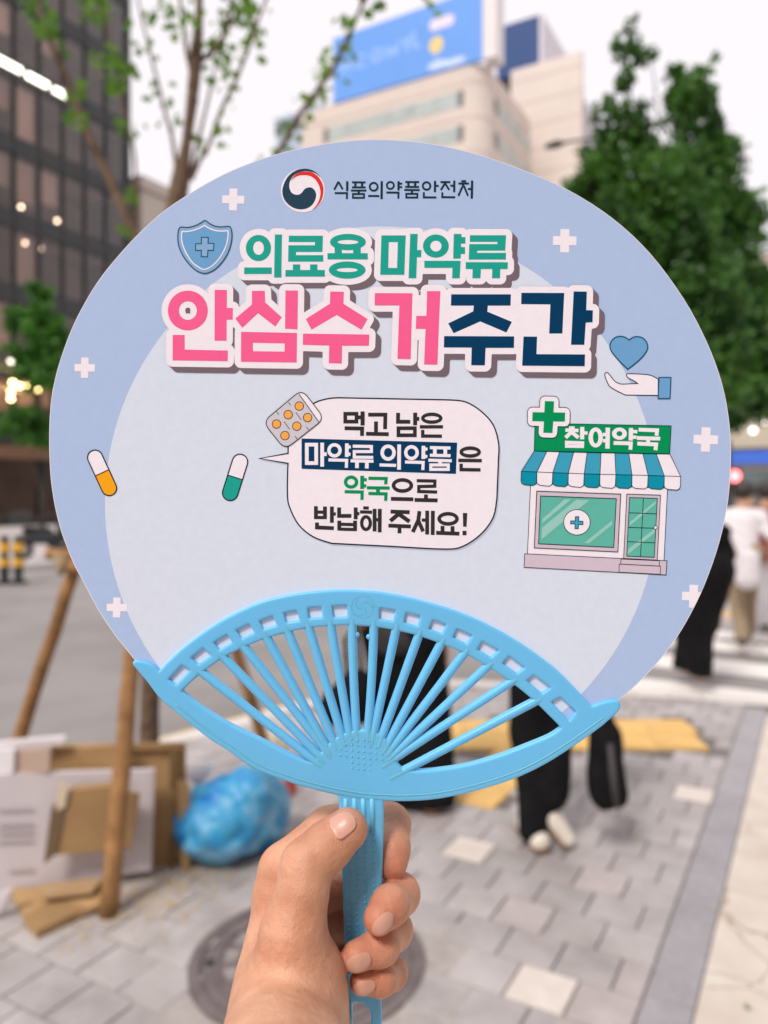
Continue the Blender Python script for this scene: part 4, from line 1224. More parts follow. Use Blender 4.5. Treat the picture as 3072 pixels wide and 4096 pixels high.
    for i in (0, 1):
        f0 = Vector(feet[i]); up_ = Vector((0, 0, 1)); toe = f0 + fw * .15
        tilt = f0.z > .03
        a0, a1 = f0 + Vector((0, 0, .05)) - fw * .05, Vector((toe.x, toe.y, .045))
        if tilt: a0 = f0 + Vector((0, 0, .03)) - fw * .05; a1 = f0 + fw * .12; a1.z = .045
        if toes[i] is not None: a0, a1 = toes[i]
        fn = lambda P: np.maximum(smin(cap(P, A(a0), A(a1), .046, .033), cap(P, A(f0 + Vector((0, 0, .06))), A(f0 + Vector((0, 0, .10))), .042, .04), .02), .006 - P[..., 2])
        l2 = [min(a0[k], a1[k], f0[k]) - .09 for k in range(3)]; h2 = [max(a0[k], a1[k], f0[k]) + .16 for k in range(3)]; l2[2] = max(-.01, l2[2])
        so = sdf_obj('shoe', fn, l2, h2, .009, m_shoe, e)
        ax_ = (a1 - a0).normalized(); nr = (up_ - ax_ * up_.dot(ax_)).normalized()
        sdf_obj('sole', lambda P: np.maximum(np.maximum(cap(P, A(a0), A(a1), .050, .043), (P - A(a0)) @ A(nr) + .016), .003 - P[..., 2]), l2, h2, .008, m_sole, so)
    def hair(P):
        d = ellip(P, A(hd - fw * .012 + Vector((0, 0, .014))), (.092, .102, .115))
        # open at the face
        fc = (P - A(hd)) @ A(fw)
        d = np.maximum(d, np.minimum(fc - .055, -(P[..., 2] - (hd.z + .062))))
        d = np.maximum(d, (hd.z - .07) - P[..., 2])
        if hair_long:
            d = smin(d, cap(P, A(hd - fw * .06), A(hd - fw * .10 - Vector((0, 0, .36))), .085, .06), .03)
        return d + .003 * np.sin(P[..., 0] * 190 + P[..., 1] * 150)
    sdf_obj('hair', hair, [hd.x - .25, hd.y - .25, hd.z - .5], [hd.x + .25, hd.y + .25, hd.z + .2], .012, hairm or m_hair, e)
    # eyes and mouth on the face
    for s in (-1, 1):
        MB().ball(hd + fw * .083 + sd_ * s * .031 + Vector((0, 0, .008)), .010, 8, 5).build('eye', mat('eye', (.03, .02, .02), .2), e, smooth=True)
    MB().tube([hd + fw * .086 - sd_ * .018 - Vector((0, 0, .058)), hd + fw * .091 - Vector((0, 0, .059)), hd + fw * .086 + sd_ * .018 - Vector((0, 0, .058))], .006, 6).build('mouth', mat('lips', (.42, .14, .12), .4), e, smooth=True)
    return e
m_sneak = mat('cream white sneaker', (.72, .66, .57), .6, var=.08, vscale=30)
V3 = Vector
# 1: walker in wide black trousers and cream sneakers, nearest
f1, f2 = gp(2140, 3388), at(2212, 3236, 3.40)
person('walker in wide black trousers and cream sneakers, nearest on the pavement', [f1, f2], [V3((.60, 3.50, 1.05)), V3((.93, 3.36, .80))], (.80, 3.46, 1.56), (.76, 3.44, .93),
       mat('charcoal shirt', (.03, .03, .035), .85), m_black, m_sneak, leg_r=(.105, .088, .070), face=(-.2, .98), sleeve=1.6, hair_long=True, toes=(None, (at(2210, 3272, 3.39), at(2272, 3356, 3.36))))
bgo = empty('shoulder_bag', (1.0, 3.30, .2)); tag(bgo, 'long black bag hanging from the nearest walker\'s hand', 'bag')
bc = at(2428, 3085, 3.30)
sdf_obj('bag_body', lambda P: smin(cap(P, (bc.x + .005, bc.y, .285), (bc.x - .005, bc.y, .44), .084, .076), cap(P, (bc.x - .015, bc.y, .54), (bc.x - .03, bc.y, .64), .060, .038), .09) + .006 * np.sin(P[..., 0] * 55 + P[..., 2] * 20),
        (bc.x - .2, bc.y - .2, .1), (bc.x + .2, bc.y + .2, .8), .013, m_black, bgo)
MB().tube([(bc.x - .05, bc.y - .01, .6), (.93, 3.34, .74), (bc.x + .0, bc.y, .6)], .009, 6).build('handle', m_black, bgo, smooth=True)
MB().tube([at(2440, 2975, 3.215), at(2452, 3100, 3.205), at(2466, 3228, 3.22)], [.011, .015, .012], 8).build('strap', mat('grey strap', (.07, .062, .065), .8), bgo, smooth=True)
# 2: second walker just ahead
f1, f2 = gp(1600, 3226), gp(1735, 3238); 
person('walker in loose black clothes and dark shoes, second on the pavement', [f1, f2], [V3((-.12, 3.70, 1.06)), V3((.29, 3.80, .80))], (.10, 3.85, 1.58), (.08, 3.84, .92),
       mat('faded charcoal top', (.035, .033, .034), .85), m_black, mat('black shoe', (.015, .015, .016), .5), leg_r=(.125, .105, .11), face=(.35, .93), sleeve=1.5, top_len=.05)
bt2 = empty('tote_bag', (-.22, 3.75, .4)); tag(bt2, 'black tote bag at the second walker\'s side', 'bag')
q0, q1 = at(1345, 2830, 3.72), at(1430, 2760, 3.72)
sdf_obj('bag_body', lambda P: smin(cap(P, tuple(q0), tuple(q1), .085, .10), cap(P, tuple(q0), (q1.x, q1.y, q1.z - .10), .06, .07), .05), (q0.x - .25, 3.5, .25), (q1.x + .25, 3.95, .9), .014, m_black, bt2)
MB().tube([at(1390, 2700, 3.72), at(1380, 2560, 3.74), at(1420, 2500, 3.76), at(1450, 2700, 3.72)], .012, 6).build('handle', m_black, bt2, smooth=True)
# 3: woman in black on the crossing
g = gp(2800, 2718)
person('woman in long black clothes with brown hair on the zebra crossing', [g, gp(2740, 2690)], [V3((g.x - .22, g.y, .82)), V3((g.x + .24, g.y + .05, .85))], (g.x + .02, g.y + .02, 1.50), (g.x, g.y, .88),
       m_black, m_black, m_black, leg_r=(.17, .17, .10), face=(.3, .95), hair_long=True, hairm=mat('chestnut hair', (.13, .05, .018), .45), skirt=True, sleeve=1.4)
# 4: man in white shirt beyond
g = gp(2968, 2582)
person('person in white T-shirt and khaki trousers walking over the crossing', [g, gp(2990, 2560)], [V3((g.x - .30, g.y - .1, .95)), V3((g.x + .30, g.y, .93))], (g.x + .05, g.y + .1, 1.58), (g.x, g.y, .90),
       mat('white cotton', (.78, .74, .76), .8), mat('khaki cotton', (.33, .25, .16), .85), mat('dark shoe', (.05, .045, .04), .6), leg_r=(.09, .075, .07), face=(.4, .9), sleeve=1.0, sh_w=.17, top_len=.1)
bt3 = sdf_obj('white_bag', lambda P: cap(P, (g.x - .06, g.y - .24, .72), (g.x - .04, g.y - .24, .92), .12, .10), (g.x - .3, g.y - .45, .5), (g.x + .3, g.y - .05, 1.15), .018, mat('white bag cloth', (.70, .66, .68), .8))
tag(bt3, 'white cloth bag at the back of the person in the white T-shirt', 'bag')
g = gp(3062, 2520)
person('person in pale trousers at the far end of the crossing', [g, gp(3085, 2512)], [V3((g.x - .27, g.y, .86)), V3((g.x + .27, g.y, .86))], (g.x, g.y, 1.58), (g.x, g.y, .90),
       mat('dark red cotton', (.20, .02, .03), .85), mat('pale grey trousers', (.55, .53, .55), .85), m_black, leg_r=(.09, .08, .08), face=(.4, .9))
g = gp(2996, 2440)
person('person in an olive brown shirt walking off beyond the crossing', [g, gp(3010, 2436)], [V3((g.x - .27, g.y, .86)), V3((g.x + .27, g.y, .86))], (g.x, g.y, 1.60), (g.x, g.y, .90),
       mat('olive brown cotton', (.12, .085, .05), .85), m_black, m_black, leg_r=(.09, .08, .08), face=(.4, .9))
# ------------------------------------------------------------------ the fan
fan = empty('hand_fan', H(1450, 3200)); tag(fan, 'blue plastic hand fan with a printed pale blue sheet, held up in front', 'hand fan')
def pmat(name, c, rough=.45):
    """printed colour on the coated sheet; sRGB as it looks"""
    return mat('print ' + name, srgb(*c), rough, var=.02, vscale=300, spec=.12)
P_RING = pmat('periwinkle', (178, 200, 238)); P_PALE = pmat('pale blue', (221, 230, 247)); P_WHITE = pmat('white', (248, 241, 251))
P_TEAL = pmat('teal', (30, 168, 152)); P_PINK = pmat('pink', (252, 100, 156)); P_NAVY = pmat('navy', (0, 60, 100)); P_GREY = pmat('mauve grey', (120, 106, 116))
P_INK = pmat('ink', (52, 50, 54)); P_LINE = pmat('dark line', (10, 34, 44)); P_DTEAL = pmat('deep teal line', (0, 88, 112)); P_GREEN = pmat('green', (0, 150, 92))
P_SKY = pmat('icon blue', (112, 168, 218)); P_SKY2 = pmat('icon light blue', (142, 180, 222)); P_RED = pmat('red', (228, 52, 44)); P_ENAVY = pmat('emblem navy', (34, 66, 88))
P_BTEXT = pmat('dark text', (16, 50, 64)); P_AWN = pmat('awning teal', (62, 166, 200)); P_AWN2 = pmat('awning valance teal', (10, 150, 178)); P_LILAC = pmat('lilac', (214, 198, 214))
P_GLASS = pmat('glass green', (98, 188, 172)); P_SHINE = pmat('glass shine', (156, 208, 198)); P_ORANGE = pmat('orange pill', (250, 176, 86)); P_CAPO = pmat('capsule orange', (255, 172, 28)); P_BLIS = pmat('blister grey', (212, 208, 220))
LAYER = [0]
def F2(pts, w): return [H(x, y, w) for x, y in pts]
SHEET_W = .00025
def prs(name, loop, wd, m, lay, parent, closed=True):
    V, T = strip(loop, wd, closed)
    return mk(name, F2(V, SHEET_W + .00004 * lay), T, m, parent)
def pr(name, polys, m, lay, parent, pred=None, w0=SHEET_W, tri=None):
    V, T = tri if tri is not None else cdt(polys, pred)
    w = w0 + .00004 * lay
    o = mk(name, F2(V, w), [t if True else t for t in T], m, parent)
    return o

OUT = [(546, 2650), (534, 2634), (452, 2530), (389, 2433), (340, 2340), (298, 2262), (266, 2185), (240, 2110), (218, 2016), (203, 1915), (197, 1800), (198, 1690), (206, 1590), (224, 1500), (250, 1413), (284, 1322), (326, 1235), (392, 1125), (472, 1024), (556, 933), (648, 850), (741, 785), (830, 731), (922, 684), (1020, 645),
       (1115, 614), (1223, 589), (1374, 565), (1536, 558), (1721, 574), (1906, 616), (2092, 680), (2277, 762), (2450, 873), (2601, 1014), (2735, 1195), (2826, 1365), (2884, 1520), (2914, 1665), (2924, 1810),
       (2914, 1990), (2880, 2160), (2818, 2340), (2745, 2488), (2675, 2595), (2612, 2672), (2540, 2745), (2460, 2815)]
BOT = [(2330, 2900), (2250, 2885), (2190, 2835), (2110, 2765), (2015, 2695), (1920, 2635), (1830, 2588), (1740, 2552), (1650, 2523), (1560, 2503), (1430, 2488), (1300, 2492), (1210, 2500), (1130, 2520), (1045, 2545), (955, 2583), (870, 2627), (785, 2690), (735, 2742), (690, 2760), (620, 2735)]
OUTS = spline(OUT, 4, closed=False)
# tidy the top-left shoulder to a smooth ellipse-like curve
sheet_poly = OUTS + BOT
V, T = cdt([sheet_poly])
Va = np.array(V)
# sheet as a thin solid
def solid(name, V, T, w0, w1, m, parent, bevel=0, seg=3, dissolve=True):
    bm = bmesh.new()
    vs_ = [bm.verts.new(H(x, y, w1)) for x, y in V]
    for t in T:
        try: bm.faces.new([vs_[i] for i in t])
        except ValueError: pass
    for v in [v for v in bm.verts if not v.link_faces]: bm.verts.remove(v)
    if dissolve: bmesh.ops.dissolve_limit(bm, angle_limit=.01, verts=bm.verts, edges=bm.edges)
    bmesh.ops.recalc_face_normals(bm, faces=bm.faces)
    fr = list(bm.faces)
    r = bmesh.ops.extrude_face_region(bm, geom=fr)
    nv = [e for e in r['geom'] if isinstance(e, bmesh.types.BMVert)]
    for v in nv:
        # move along the view-independent depth axis
        v.co.y += (w1 - w0)
    bmesh.ops.recalc_face_normals(bm, faces=bm.faces)
    me = bpy.data.meshes.new(name); bm.to_mesh(me); bm.free()
    o = link(name, me, m, parent, smooth=bool(bevel))
    if bevel:
        b = o.modifiers.new('bevel', 'BEVEL'); b.width = bevel; b.segments = seg; b.limit_method = 'ANGLE'; b.angle_limit = R(50); b.use_clamp_overlap = True
        b.harden_normals = False
        me.set_sharp_from_angle(angle=R(180))
        wn_ = o.modifiers.new('wn', 'WEIGHTED_NORMAL'); wn_.keep_sharp = False
    return o
m_edge = mat('coated white paper', srgb(240, 232, 242), .45)
sheet = solid('sheet', V, T, -.00025, SHEET_W - .00003, m_edge, fan)
ins = lambda X, Y: inside(sheet_poly, X, Y)
print_poly = [(1560 + (x - 1560) * .9980, 1690 + (y - 1690) * .9980) for x, y in sheet_poly]   # a hair of white paper shows at the cut edge
pr('ring_print', [print_poly], P_RING, 0, sheet)
circ = disc(1526, 2012, 1106, n=140)
pr('pale_circle_print', [sheet_poly, circ], P_PALE, 1, sheet, lambda X, Y: ins(X, Y) & inside(circ, X, Y))
for (x, y, h, a, r) in ((933, 798, 44, 16, 1.5), (2259, 963, 47, 18, 1), (339, 1471, 41, 15, 1), (467, 2430, 40, 15, 1), (2823, 1758, 49, 18, 2), (2774, 2385, 46, 17, 2)):
    rot = lambda p: [(x + (q[0]) * math.cos(R(r)) - q[1] * math.sin(R(r)), y + q[0] * math.sin(R(r)) + q[1] * math.cos(R(r))) for q in p]
    cr = rot([(-a, -h), (a, -h), (a, -a), (h, -a), (h, a), (a, a), (a, h), (-a, h), (-a, a), (-h, a), (-h, -a), (-a, -a)])
    pr('cross_print', [cr, sheet_poly], P_WHITE, 2, sheet, lambda X, Y: ins(X, Y) & inside(cr, X, Y))

# ---- emblem and ministry name
pr('emblem_disc', [disc(*E_.p([(440, 480)])[0], 346 * .25316, n=60)], P_WHITE, 2, sheet)
nav = [(500, 139), (440, 138), (350, 156), (250, 216), (180, 296), (133, 400), (115, 500), (140, 610), (200, 692), (290, 755), (400, 780), (500, 765), (580, 716), (630, 640), (650, 560), (638, 500), (600, 450), (550, 432), (490, 445), (450, 480), (420, 520),
       (380, 545), (330, 548), (280, 530), (245, 490), (225, 420), (232, 350), (265, 280), (320, 225), (400, 190), (480, 176), (560, 184), (640, 212), (712, 268), (660, 206), (585, 160)]
pr('emblem_blue', [spline(E_.p(nav), 3)], P_ENAVY, 3, sheet)
red = [(250, 325), (300, 250), (360, 207), (430, 186), (520, 182), (600, 202), (680, 262), (738, 350), (765, 450), (756, 560), (718, 660), (655, 738), (590, 786), (642, 728), (690, 650), (718, 540), (710, 450), (680, 370), (620, 290), (540, 248), (450, 237), (370, 247), (300, 282)]
pr('emblem_red', [spline(E_.p(red), 3)], P_RED, 4, sheet)

def S(w): return lambda *pts: line(list(pts), w)
def O(cx, cy, ox, oy, w): return ring(cx, cy, ox, oy, max(2, ox - w), max(2, oy - w), 36)
def box_(x0, y0, x1, y1, w): return line([(x0, y0), (x1, y0), (x1, y1), (x0, y1)], w, closed=True)
s = S(21)
glyphs = {
 '식': s((95, 182), (46, 272)) + s((95, 188), (140, 268)) + S(25)((190, 180), (190, 288)) + s((52, 310), (188, 310), (186, 375)),
 '품': s((243, 190), (393, 192)) + s((243, 246), (393, 247)) + S(24)((280, 190), (280, 246)) + S(24)((355, 190), (355, 246)) + s((232, 282), (402, 282)) + S(24)((318, 282), (318, 316)) + box_(253, 320, 376, 362, 20),
 '의': O(483, 240, 54, 54, 21) + s((422, 341), (545, 343)) + S(25)((572, 178), (570, 376)),
 '약': O(667, 225, 49, 48, 20) + S(24)((758, 178), (757, 280)) + s((758, 205), (798, 206)) + s((758, 243), (798, 244)) + s((622, 303), (757, 305), (755, 370)),
 '품.': s((832, 187), (985, 188)) + s((832, 241), (985, 243)) + S(24)((867, 187), (867, 241)) + S(24)((942, 187), (942, 241)) + s((820, 275), (992, 277)) + S(24)((906, 277), (906, 312)) + box_(843, 318, 966, 359, 20),
 '안': O(1068, 231, 52, 52, 21) + S(24)((1162, 175), (1160, 299)) + s((1162, 229), (1202, 230)) + s((1038, 300), (1037, 357), (1176, 358)),
 '전': s((1222, 188), (1330, 188)) + s((1277, 192), (1226, 276)) + s((1274, 204), (1318, 274)) + S(24)((1375, 172), (1373, 299)) + s((1330, 228), (1375, 228)) + s((1243, 302), (1241, 355), (1384, 356)),
 '처': s((1452, 178), (1505, 178)) + s((1420, 204), (1536, 204)) + s((1479, 206), (1420, 340)) + s((1482, 232), (1526, 340)) + S(25)((1572, 172), (1568, 371)) + s((1525, 264), (1572, 265))}
for k, g in glyphs.items(): pr('small_lettering', F_.ps(g), P_BTEXT, 3, sheet)

# ---- shield icon
sh_o = spline(K_.p([(825, 128), (880, 160), (960, 215), (1060, 262), (1180, 282), (1300, 276), (1400, 268), (1445, 320), (1466, 430), (1466, 540), (1440, 700), (1380, 880), (1290, 1040), (1180, 1180), (1060, 1290), (940, 1355), (820, 1386), (700, 1355), (600, 1300), (470, 1180), (350, 1030), (260, 870), (205, 720), (185, 560), (190, 420), (212, 330), (265, 286), (400, 296), (520, 276), (640, 236), (740, 180)]), 3)
pr('shield_print', [sh_o], P_SKY2, 3, sheet)
prs('shield_outline', sh_o, 4.4, P_DTEAL, 5, sheet)
sh_i = spline(K_.p([(820, 245), (900, 300), (1000, 345), (1120, 375), (1250, 380), (1372, 372)]), 4, closed=False) + spline(K_.p([(1372, 372), (1376, 480), (1350, 650), (1290, 820), (1200, 980), (1090, 1120), (960, 1230), (810, 1290), (680, 1235), (540, 1130), (430, 980), (340, 810), (285, 640), (272, 500), (285, 392)]), 3, closed=False) + spline(K_.p([(285, 392), (400, 392), (520, 372), (640, 335), (740, 290), (820, 245)]), 4, closed=False)[:-1]
pr('shield_field', [sh_i], P_SKY, 4, sheet)
prs('shield_inner_line', sh_i, 4.6, P_WHITE, 5, sheet)
cr = K_.p([(745, 528), (905, 528), (900, 672), (1040, 672), (1032, 838), (898, 836), (888, 988), (740, 985), (745, 838), (606, 838), (606, 682), (745, 680)])
pr('shield_cross', [cr], P_SKY2, 5, sheet)
prs('shield_cross_outline', cr, 3.6, P_DTEAL, 6, sheet)

# ---- headline, two rows
teal = A_.ps(ring(305, 300, 135, 140, 57, 73) + [rect(152, 508, 447, 578), [(480, 155), (557, 155), (550, 615), (472, 615)],
    [(630, 168), (995, 168), (990, 342), (708, 342), (706, 376), (1000, 376), (998, 446), (622, 446), (625, 270), (908, 270), (910, 236), (628, 236)],
    rect(593, 535, 1015, 605), rect(673, 475, 752, 540), rect(857, 475, 936, 540)] + ring(1262, 236, 192, 88, 110, 23) + [rect(1120, 290, 1198, 360), rect(1318, 290, 1400, 360), rect(1043, 355, 1474, 422)] + ring(1254, 535, 197, 92, 112, 22))
teal += B_.ps([[(165, 155), (410, 155), (330, 222), (240, 222)], [(410, 155), (395, 550), (322, 482), (330, 222)], [(395, 550), (153, 550), (233, 482), (322, 482)], [(153, 550), (165, 155), (240, 222), (233, 482)],
    [(455, 140), (530, 140), (515, 585), (438, 585)], [(522, 302), (568, 302), (565, 375), (518, 375)]] + ring(713, 262, 130, 117, 56, 54) +
    [[(893, 140), (970, 140), (962, 388), (886, 388)], rect(962, 172, 1010, 238), rect(958, 272, 1006, 342), [(597, 410), (962, 410), (952, 585), (876, 585), (880, 480), (597, 480)],
     [(1055, 153), (1418, 153), (1410, 308), (1130, 308), (1127, 330), (1418, 330), (1416, 398), (1043, 398), (1048, 242), (1330, 242), (1333, 220), (1053, 220)],
     [(1013, 425), (1436, 425), (1434, 492), (1360, 492), (1357, 585), (1277, 585), (1280, 492), (1165, 492), (1160, 585), (1080, 585), (1083, 492), (1012, 492)]])
pink = C_.ps(ring(205, 225, 147, 147, 66, 69) + [[(403, 73), (493, 73), (490, 448), (402, 448)], [(488, 205), (537, 207), (535, 292), (488, 292)], [(93, 405), (182, 405), (182, 513), (500, 520), (498, 598), (93, 592)],
    [(678, 80), (772, 80), (775, 165), (898, 275), (850, 343), (723, 245), (607, 353), (555, 285), (678, 180)], [(925, 77), (1017, 78), (1013, 363), (922, 360)],
    [(598, 382), (1010, 390), (920, 468), (685, 463)], [(1010, 390), (1007, 608), (918, 528), (920, 468)], [(1007, 608), (597, 602), (685, 525), (918, 528)], [(597, 602), (598, 382), (685, 463), (685, 525)],
    [(1255, 85), (1355, 87), (1352, 175), (1530, 287), (1485, 367), (1302, 258), (1117, 367), (1075, 287), (1253, 175)], [(1055, 395), (1543, 402), (1540, 484), (1342, 484), (1340, 615), (1245, 613), (1248, 483), (1053, 477)]])
pink += D_.ps([[(65, 87), (315, 88), (303, 525), (215, 523), (228, 168), (64, 168)], [(412, 73), (500, 74), (480, 562), (392, 560), (402, 325), (337, 325), (340, 238), (407, 238)]])
navy = D_.ps([[(572, 95), (968, 95), (966, 170), (815, 170), (812, 210), (975, 278), (938, 348), (765, 275), (588, 353), (552, 288), (718, 208), (722, 170), (570, 170)],
    [(525, 372), (990, 374), (988, 450), (800, 450), (795, 566), (705, 565), (708, 448), (523, 447)],
    [(1038, 85), (1322, 86), (1310, 355), (1222, 355), (1230, 162), (1036, 160)], [(1385, 76), (1472, 77), (1468, 200), (1512, 201), (1510, 280), (1465, 282), (1455, 430), (1367, 430)],
    [(1052, 375), (1142, 376), (1138, 492), (1460, 494), (1458, 572), (1043, 568)]])
def border(polys, r):
    return inflate(polys, r)
def sweep(polys, dx, dy, n):
    return [[(x + dx * k / n, y + dy * k / n) for x, y in p] for k in range(1, n + 1) for p in polys]
HH = 2.5
def grow_field(polys, r):
    xs = [q[0] for p in polys for q in p]; ys = [q[1] for p in polys for q in p]
    gx = np.arange(min(xs) - 60, max(xs) + 90, HH); gy = np.arange(min(ys) - 60, max(ys) + 90, HH)
    X, Y = np.meshgrid(gx, gy); return poly_dist(polys, X, Y) - r, gx[0], gy[0]
def swept(D, k):
    out = D.copy()
    for i in range(1, k + 1): out[i:, i:] = np.minimum(out[i:, i:], D[:-i, :-i])
    return out
fill1 = [A_.p(rect(180, 180, 1440, 590)), B_.p(rect(180, 170, 1400, 420))]
fill2 = [C_.p(rect(110, 330, 480, 560)), C_.p(rect(600, 200, 990, 590)), C_.p(rect(1110, 250, 1490, 440)), D_.p(rect(560, 110, 960, 430)), D_.p(rect(1060, 110, 1440, 560)), D_.p(rect(240, 100, 480, 400)), D_.p(rect(950, 110, 1070, 440)), D_.p(rect(470, 90, 590, 430))]
D1, gx1, gy1 = grow_field(teal, 25.0); D2, gx2, gy2 = grow_field(pink + navy, 25.5)
pr('headline_shadow', None, P_GREY, 3, sheet, tri=field_fill(swept(D1, 9), gx1, gy1, HH))
pr('headline_border', None, P_WHITE, 4, sheet, tri=field_fill(D1, gx1, gy1, HH))
pr('headline_border_fill', fill1, P_WHITE, 5, sheet)
pr('headline_lettering', teal, P_TEAL, 6, sheet)
pr('headline_shadow', None, P_GREY, 7, sheet, tri=field_fill(swept(D2, 9), gx2, gy2, HH))
pr('headline_border', None, P_WHITE, 8, sheet, tri=field_fill(D2, gx2, gy2, HH))
pr('headline_border_fill', fill2, P_WHITE, 9, sheet)
pr('headline_counter', [C_.p(rect(190, 208, 222, 246))], P_GREY, 10, sheet)
pr('headline_lettering', pink, P_PINK, 10, sheet)
pr('headline_lettering', navy, P_NAVY, 10, sheet)

# ---- heart and open palm icon
heart = spline(L_.p([(640, 815), (520, 700), (400, 570), (320, 460), (292, 370), (320, 270), (400, 195), (500, 172), (590, 192)]), 4, closed=False) + spline(L_.p([(668, 243), (740, 195), (830, 178), (930, 205), (1005, 285), (1030, 390), (985, 500), (890, 610), (770, 715), (640, 815)]), 4, closed=False)[:-1]
pr('heart_print', [heart], P_SKY, 3, sheet); prs('heart_outline', heart, 5.0, P_DTEAL, 4, sheet)
palm = spline(L_.p([(245, 880), (300, 940), (370, 1030), (440, 1080), (520, 1104), (660, 1100), (835, 1094)]), 3, closed=False) + spline(L_.p([(835, 1094), (760, 1040), (650, 985), (615, 930), (650, 903), (850, 908), (1050, 925), (1150, 960), (1235, 1010)]), 3, closed=False)[1:] + L_.p([(1232, 1325), (600, 1318)]) + spline(L_.p([(600, 1318), (450, 1250), (300, 1160), (250, 1090), (205, 980), (190, 910), (215, 882)]), 3, closed=False)[1:]
pr('palm_print', [palm], P_WHITE, 3, sheet); prs('palm_outline', palm, 3.4, P_LINE, 4, sheet)
cuff = L_.p([(1250, 975), (1482, 975), (1465, 1385), (1232, 1385)])
pr('cuff_print', [cuff], P_SKY, 5, sheet); prs('cuff_outline', cuff, 4.2, P_DTEAL, 6, sheet)

# ---- the two capsules (the mascots that hold them are left out)
def capsule(a, b, r, c_low):
    ax, ay = a; bx, by = b; L = math.hypot(bx - ax, by - ay); ux, uy = (bx - ax) / L, (by - ay) / L
    body = inflate([seg(a, b, 2)], r); mid = ((ax + bx) / 2, (ay + by) / 2)
    half = lambda X, Y: ((X - mid[0]) * ux + (Y - mid[1]) * uy) > 0
    loop = []
    t0 = math.atan2(uy, ux)
    loop += [(bx + r * math.cos(t0 - math.pi / 2 + math.pi * k / 12), by + r * math.sin(t0 - math.pi / 2 + math.pi * k / 12)) for k in range(13)]
    loop += [(ax + r * math.cos(t0 + math.pi / 2 + math.pi * k / 12), ay + r * math.sin(t0 + math.pi / 2 + math.pi * k / 12)) for k in range(13)]
    pr('capsule_print', [loop], P_WHITE, 3, sheet)
    lower = [(mid[0] - uy * r, mid[1] + ux * r)][::-1] + []
    lowp = loop[:13] + [(mid[0] - uy * r, mid[1] + ux * r), (mid[0] + uy * r, mid[1] - ux * r)]
    pr('capsule_half_print', [lowp], c_low, 4, sheet)
    prs('capsule_outline', loop, 4.6, P_LINE, 5, sheet)
    pr('capsule_seam', [seg((mid[0] - uy * r, mid[1] + ux * r), (mid[0] + uy * r, mid[1] - ux * r), 4)], P_LINE, 5, sheet)
capsule(MASC.p([(85, 745)])[0], MASC.p([(205, 1005)])[0], 30, P_CAPO)
capsule(MASC.p([(1318, 782)])[0], MASC.p([(1235, 1045)])[0], 31, P_TEAL)

# ---- speech bubble
bub = G_.p([(215, 445), (30, 478), (215, 510)]) + spline(H_.p([(213, 20), (211, 190), (225, 275), (285, 390), (380, 468), (500, 510)]), 4, closed=False) + spline(H_.p([(900, 530), (1230, 547), (1350, 530), (1470, 450), (1550, 340), (1574, 215)]), 4, closed=False) + spline(G_.p([(1584, 480), (1585, 380), (1550, 260), (1470, 170), (1370, 110), (1265, 97)]), 4, closed=False) + spline(G_.p([(540, 83), (470, 90), (385, 118), (300, 190), (235, 300), (216, 380)]), 4, closed=False)
P_SHADE = pmat('soft blue print', (194, 202, 226))
pr('bubble_drop_tint', [[(x + 7, y + 9) for x, y in bub]], P_SHADE, 2, sheet)
pr('bubble_print', [bub], P_WHITE, 3, sheet)
prs('bubble_outline', bub, 5.4, P_LINE, 4, sheet)
s = S(25); t = S(22); h = S(22)
pr('bubble_lettering', G_.ps(box_(587, 187, 660, 238, 24) + S(27)((700, 172), (700, 263)) + s((668, 210), (700, 210)) + s((583, 281), (697, 283), (696, 331))), P_INK, 5, sheet)
pr('bubble_lettering', G_.ps(s((736, 193), (848, 193), (846, 287)) + s((787, 237), (787, 312)) + s((722, 317), (870, 320))), P_INK, 5, sheet)
pr('bubble_lettering', G_.ps(s((931, 181), (930, 239), (1010, 239)) + S(26)((1042, 180), (1042, 262)) + s((1042, 220), (1069, 220)) + box_(933, 281, 1040, 327, 24)), P_INK, 5, sheet)
pr('bubble_lettering', G_.ps(O(1150, 216, 70, 37, 23) + h((1072, 272), (1223, 272)) + h((1091, 292), (1091, 332), (1216, 333))), P_INK, 5, sheet)
pr('highlight_band', [G_.p([(303, 348), (1315, 375), (1307, 578), (303, 545)])], P_NAVY, 5, sheet)
W = 24; s = S(W); t = S(20)
pr('bubble_lettering', G_.ps(box_(337, 388, 398, 508, W) + s((437, 375), (437, 531)) + s((437, 450), (467, 450))), P_WHITE, 6, sheet)
pr('bubble_lettering', G_.ps(O(517, 425, 47, 47, 22) + s((598, 380), (597, 468)) + t((598, 403), (623, 403)) + t((598, 450), (621, 450)) + t((478, 487), (596, 490), (594, 539))), P_WHITE, 6, sheet)
pr('bubble_lettering', G_.ps(t((636, 398), (757, 400), (757, 433), (646, 433), (646, 470), (769, 471)) + t((622, 493), (771, 496)) + s((664, 496), (663, 541)) + s((728, 498), (727, 543))), P_WHITE, 6, sheet)
pr('bubble_lettering', G_.ps(O(866, 440, 50, 53, 23) + t((810, 520), (918, 523)) + s((938, 387), (937, 551))), P_WHITE, 6, sheet)
pr('bubble_lettering', G_.ps(O(1018, 440, 48, 49, 22) + s((1096, 396), (1095, 481)) + t((1096, 416), (1122, 417)) + t((1096, 464), (1121, 465)) + t((976, 501), (1094, 504), (1092, 553))), P_WHITE, 6, sheet)
pr('bubble_lettering', G_.ps(t((1138, 407), (1272, 410)) + t((1138, 457), (1272, 460)) + s((1170, 407), (1170, 457)) + s((1238, 409), (1238, 459)) + t((1128, 489), (1280, 493)) + s((1204, 492), (1204, 518)) + box_(1144, 520, 1257, 549, 20)), P_WHITE, 6, sheet)
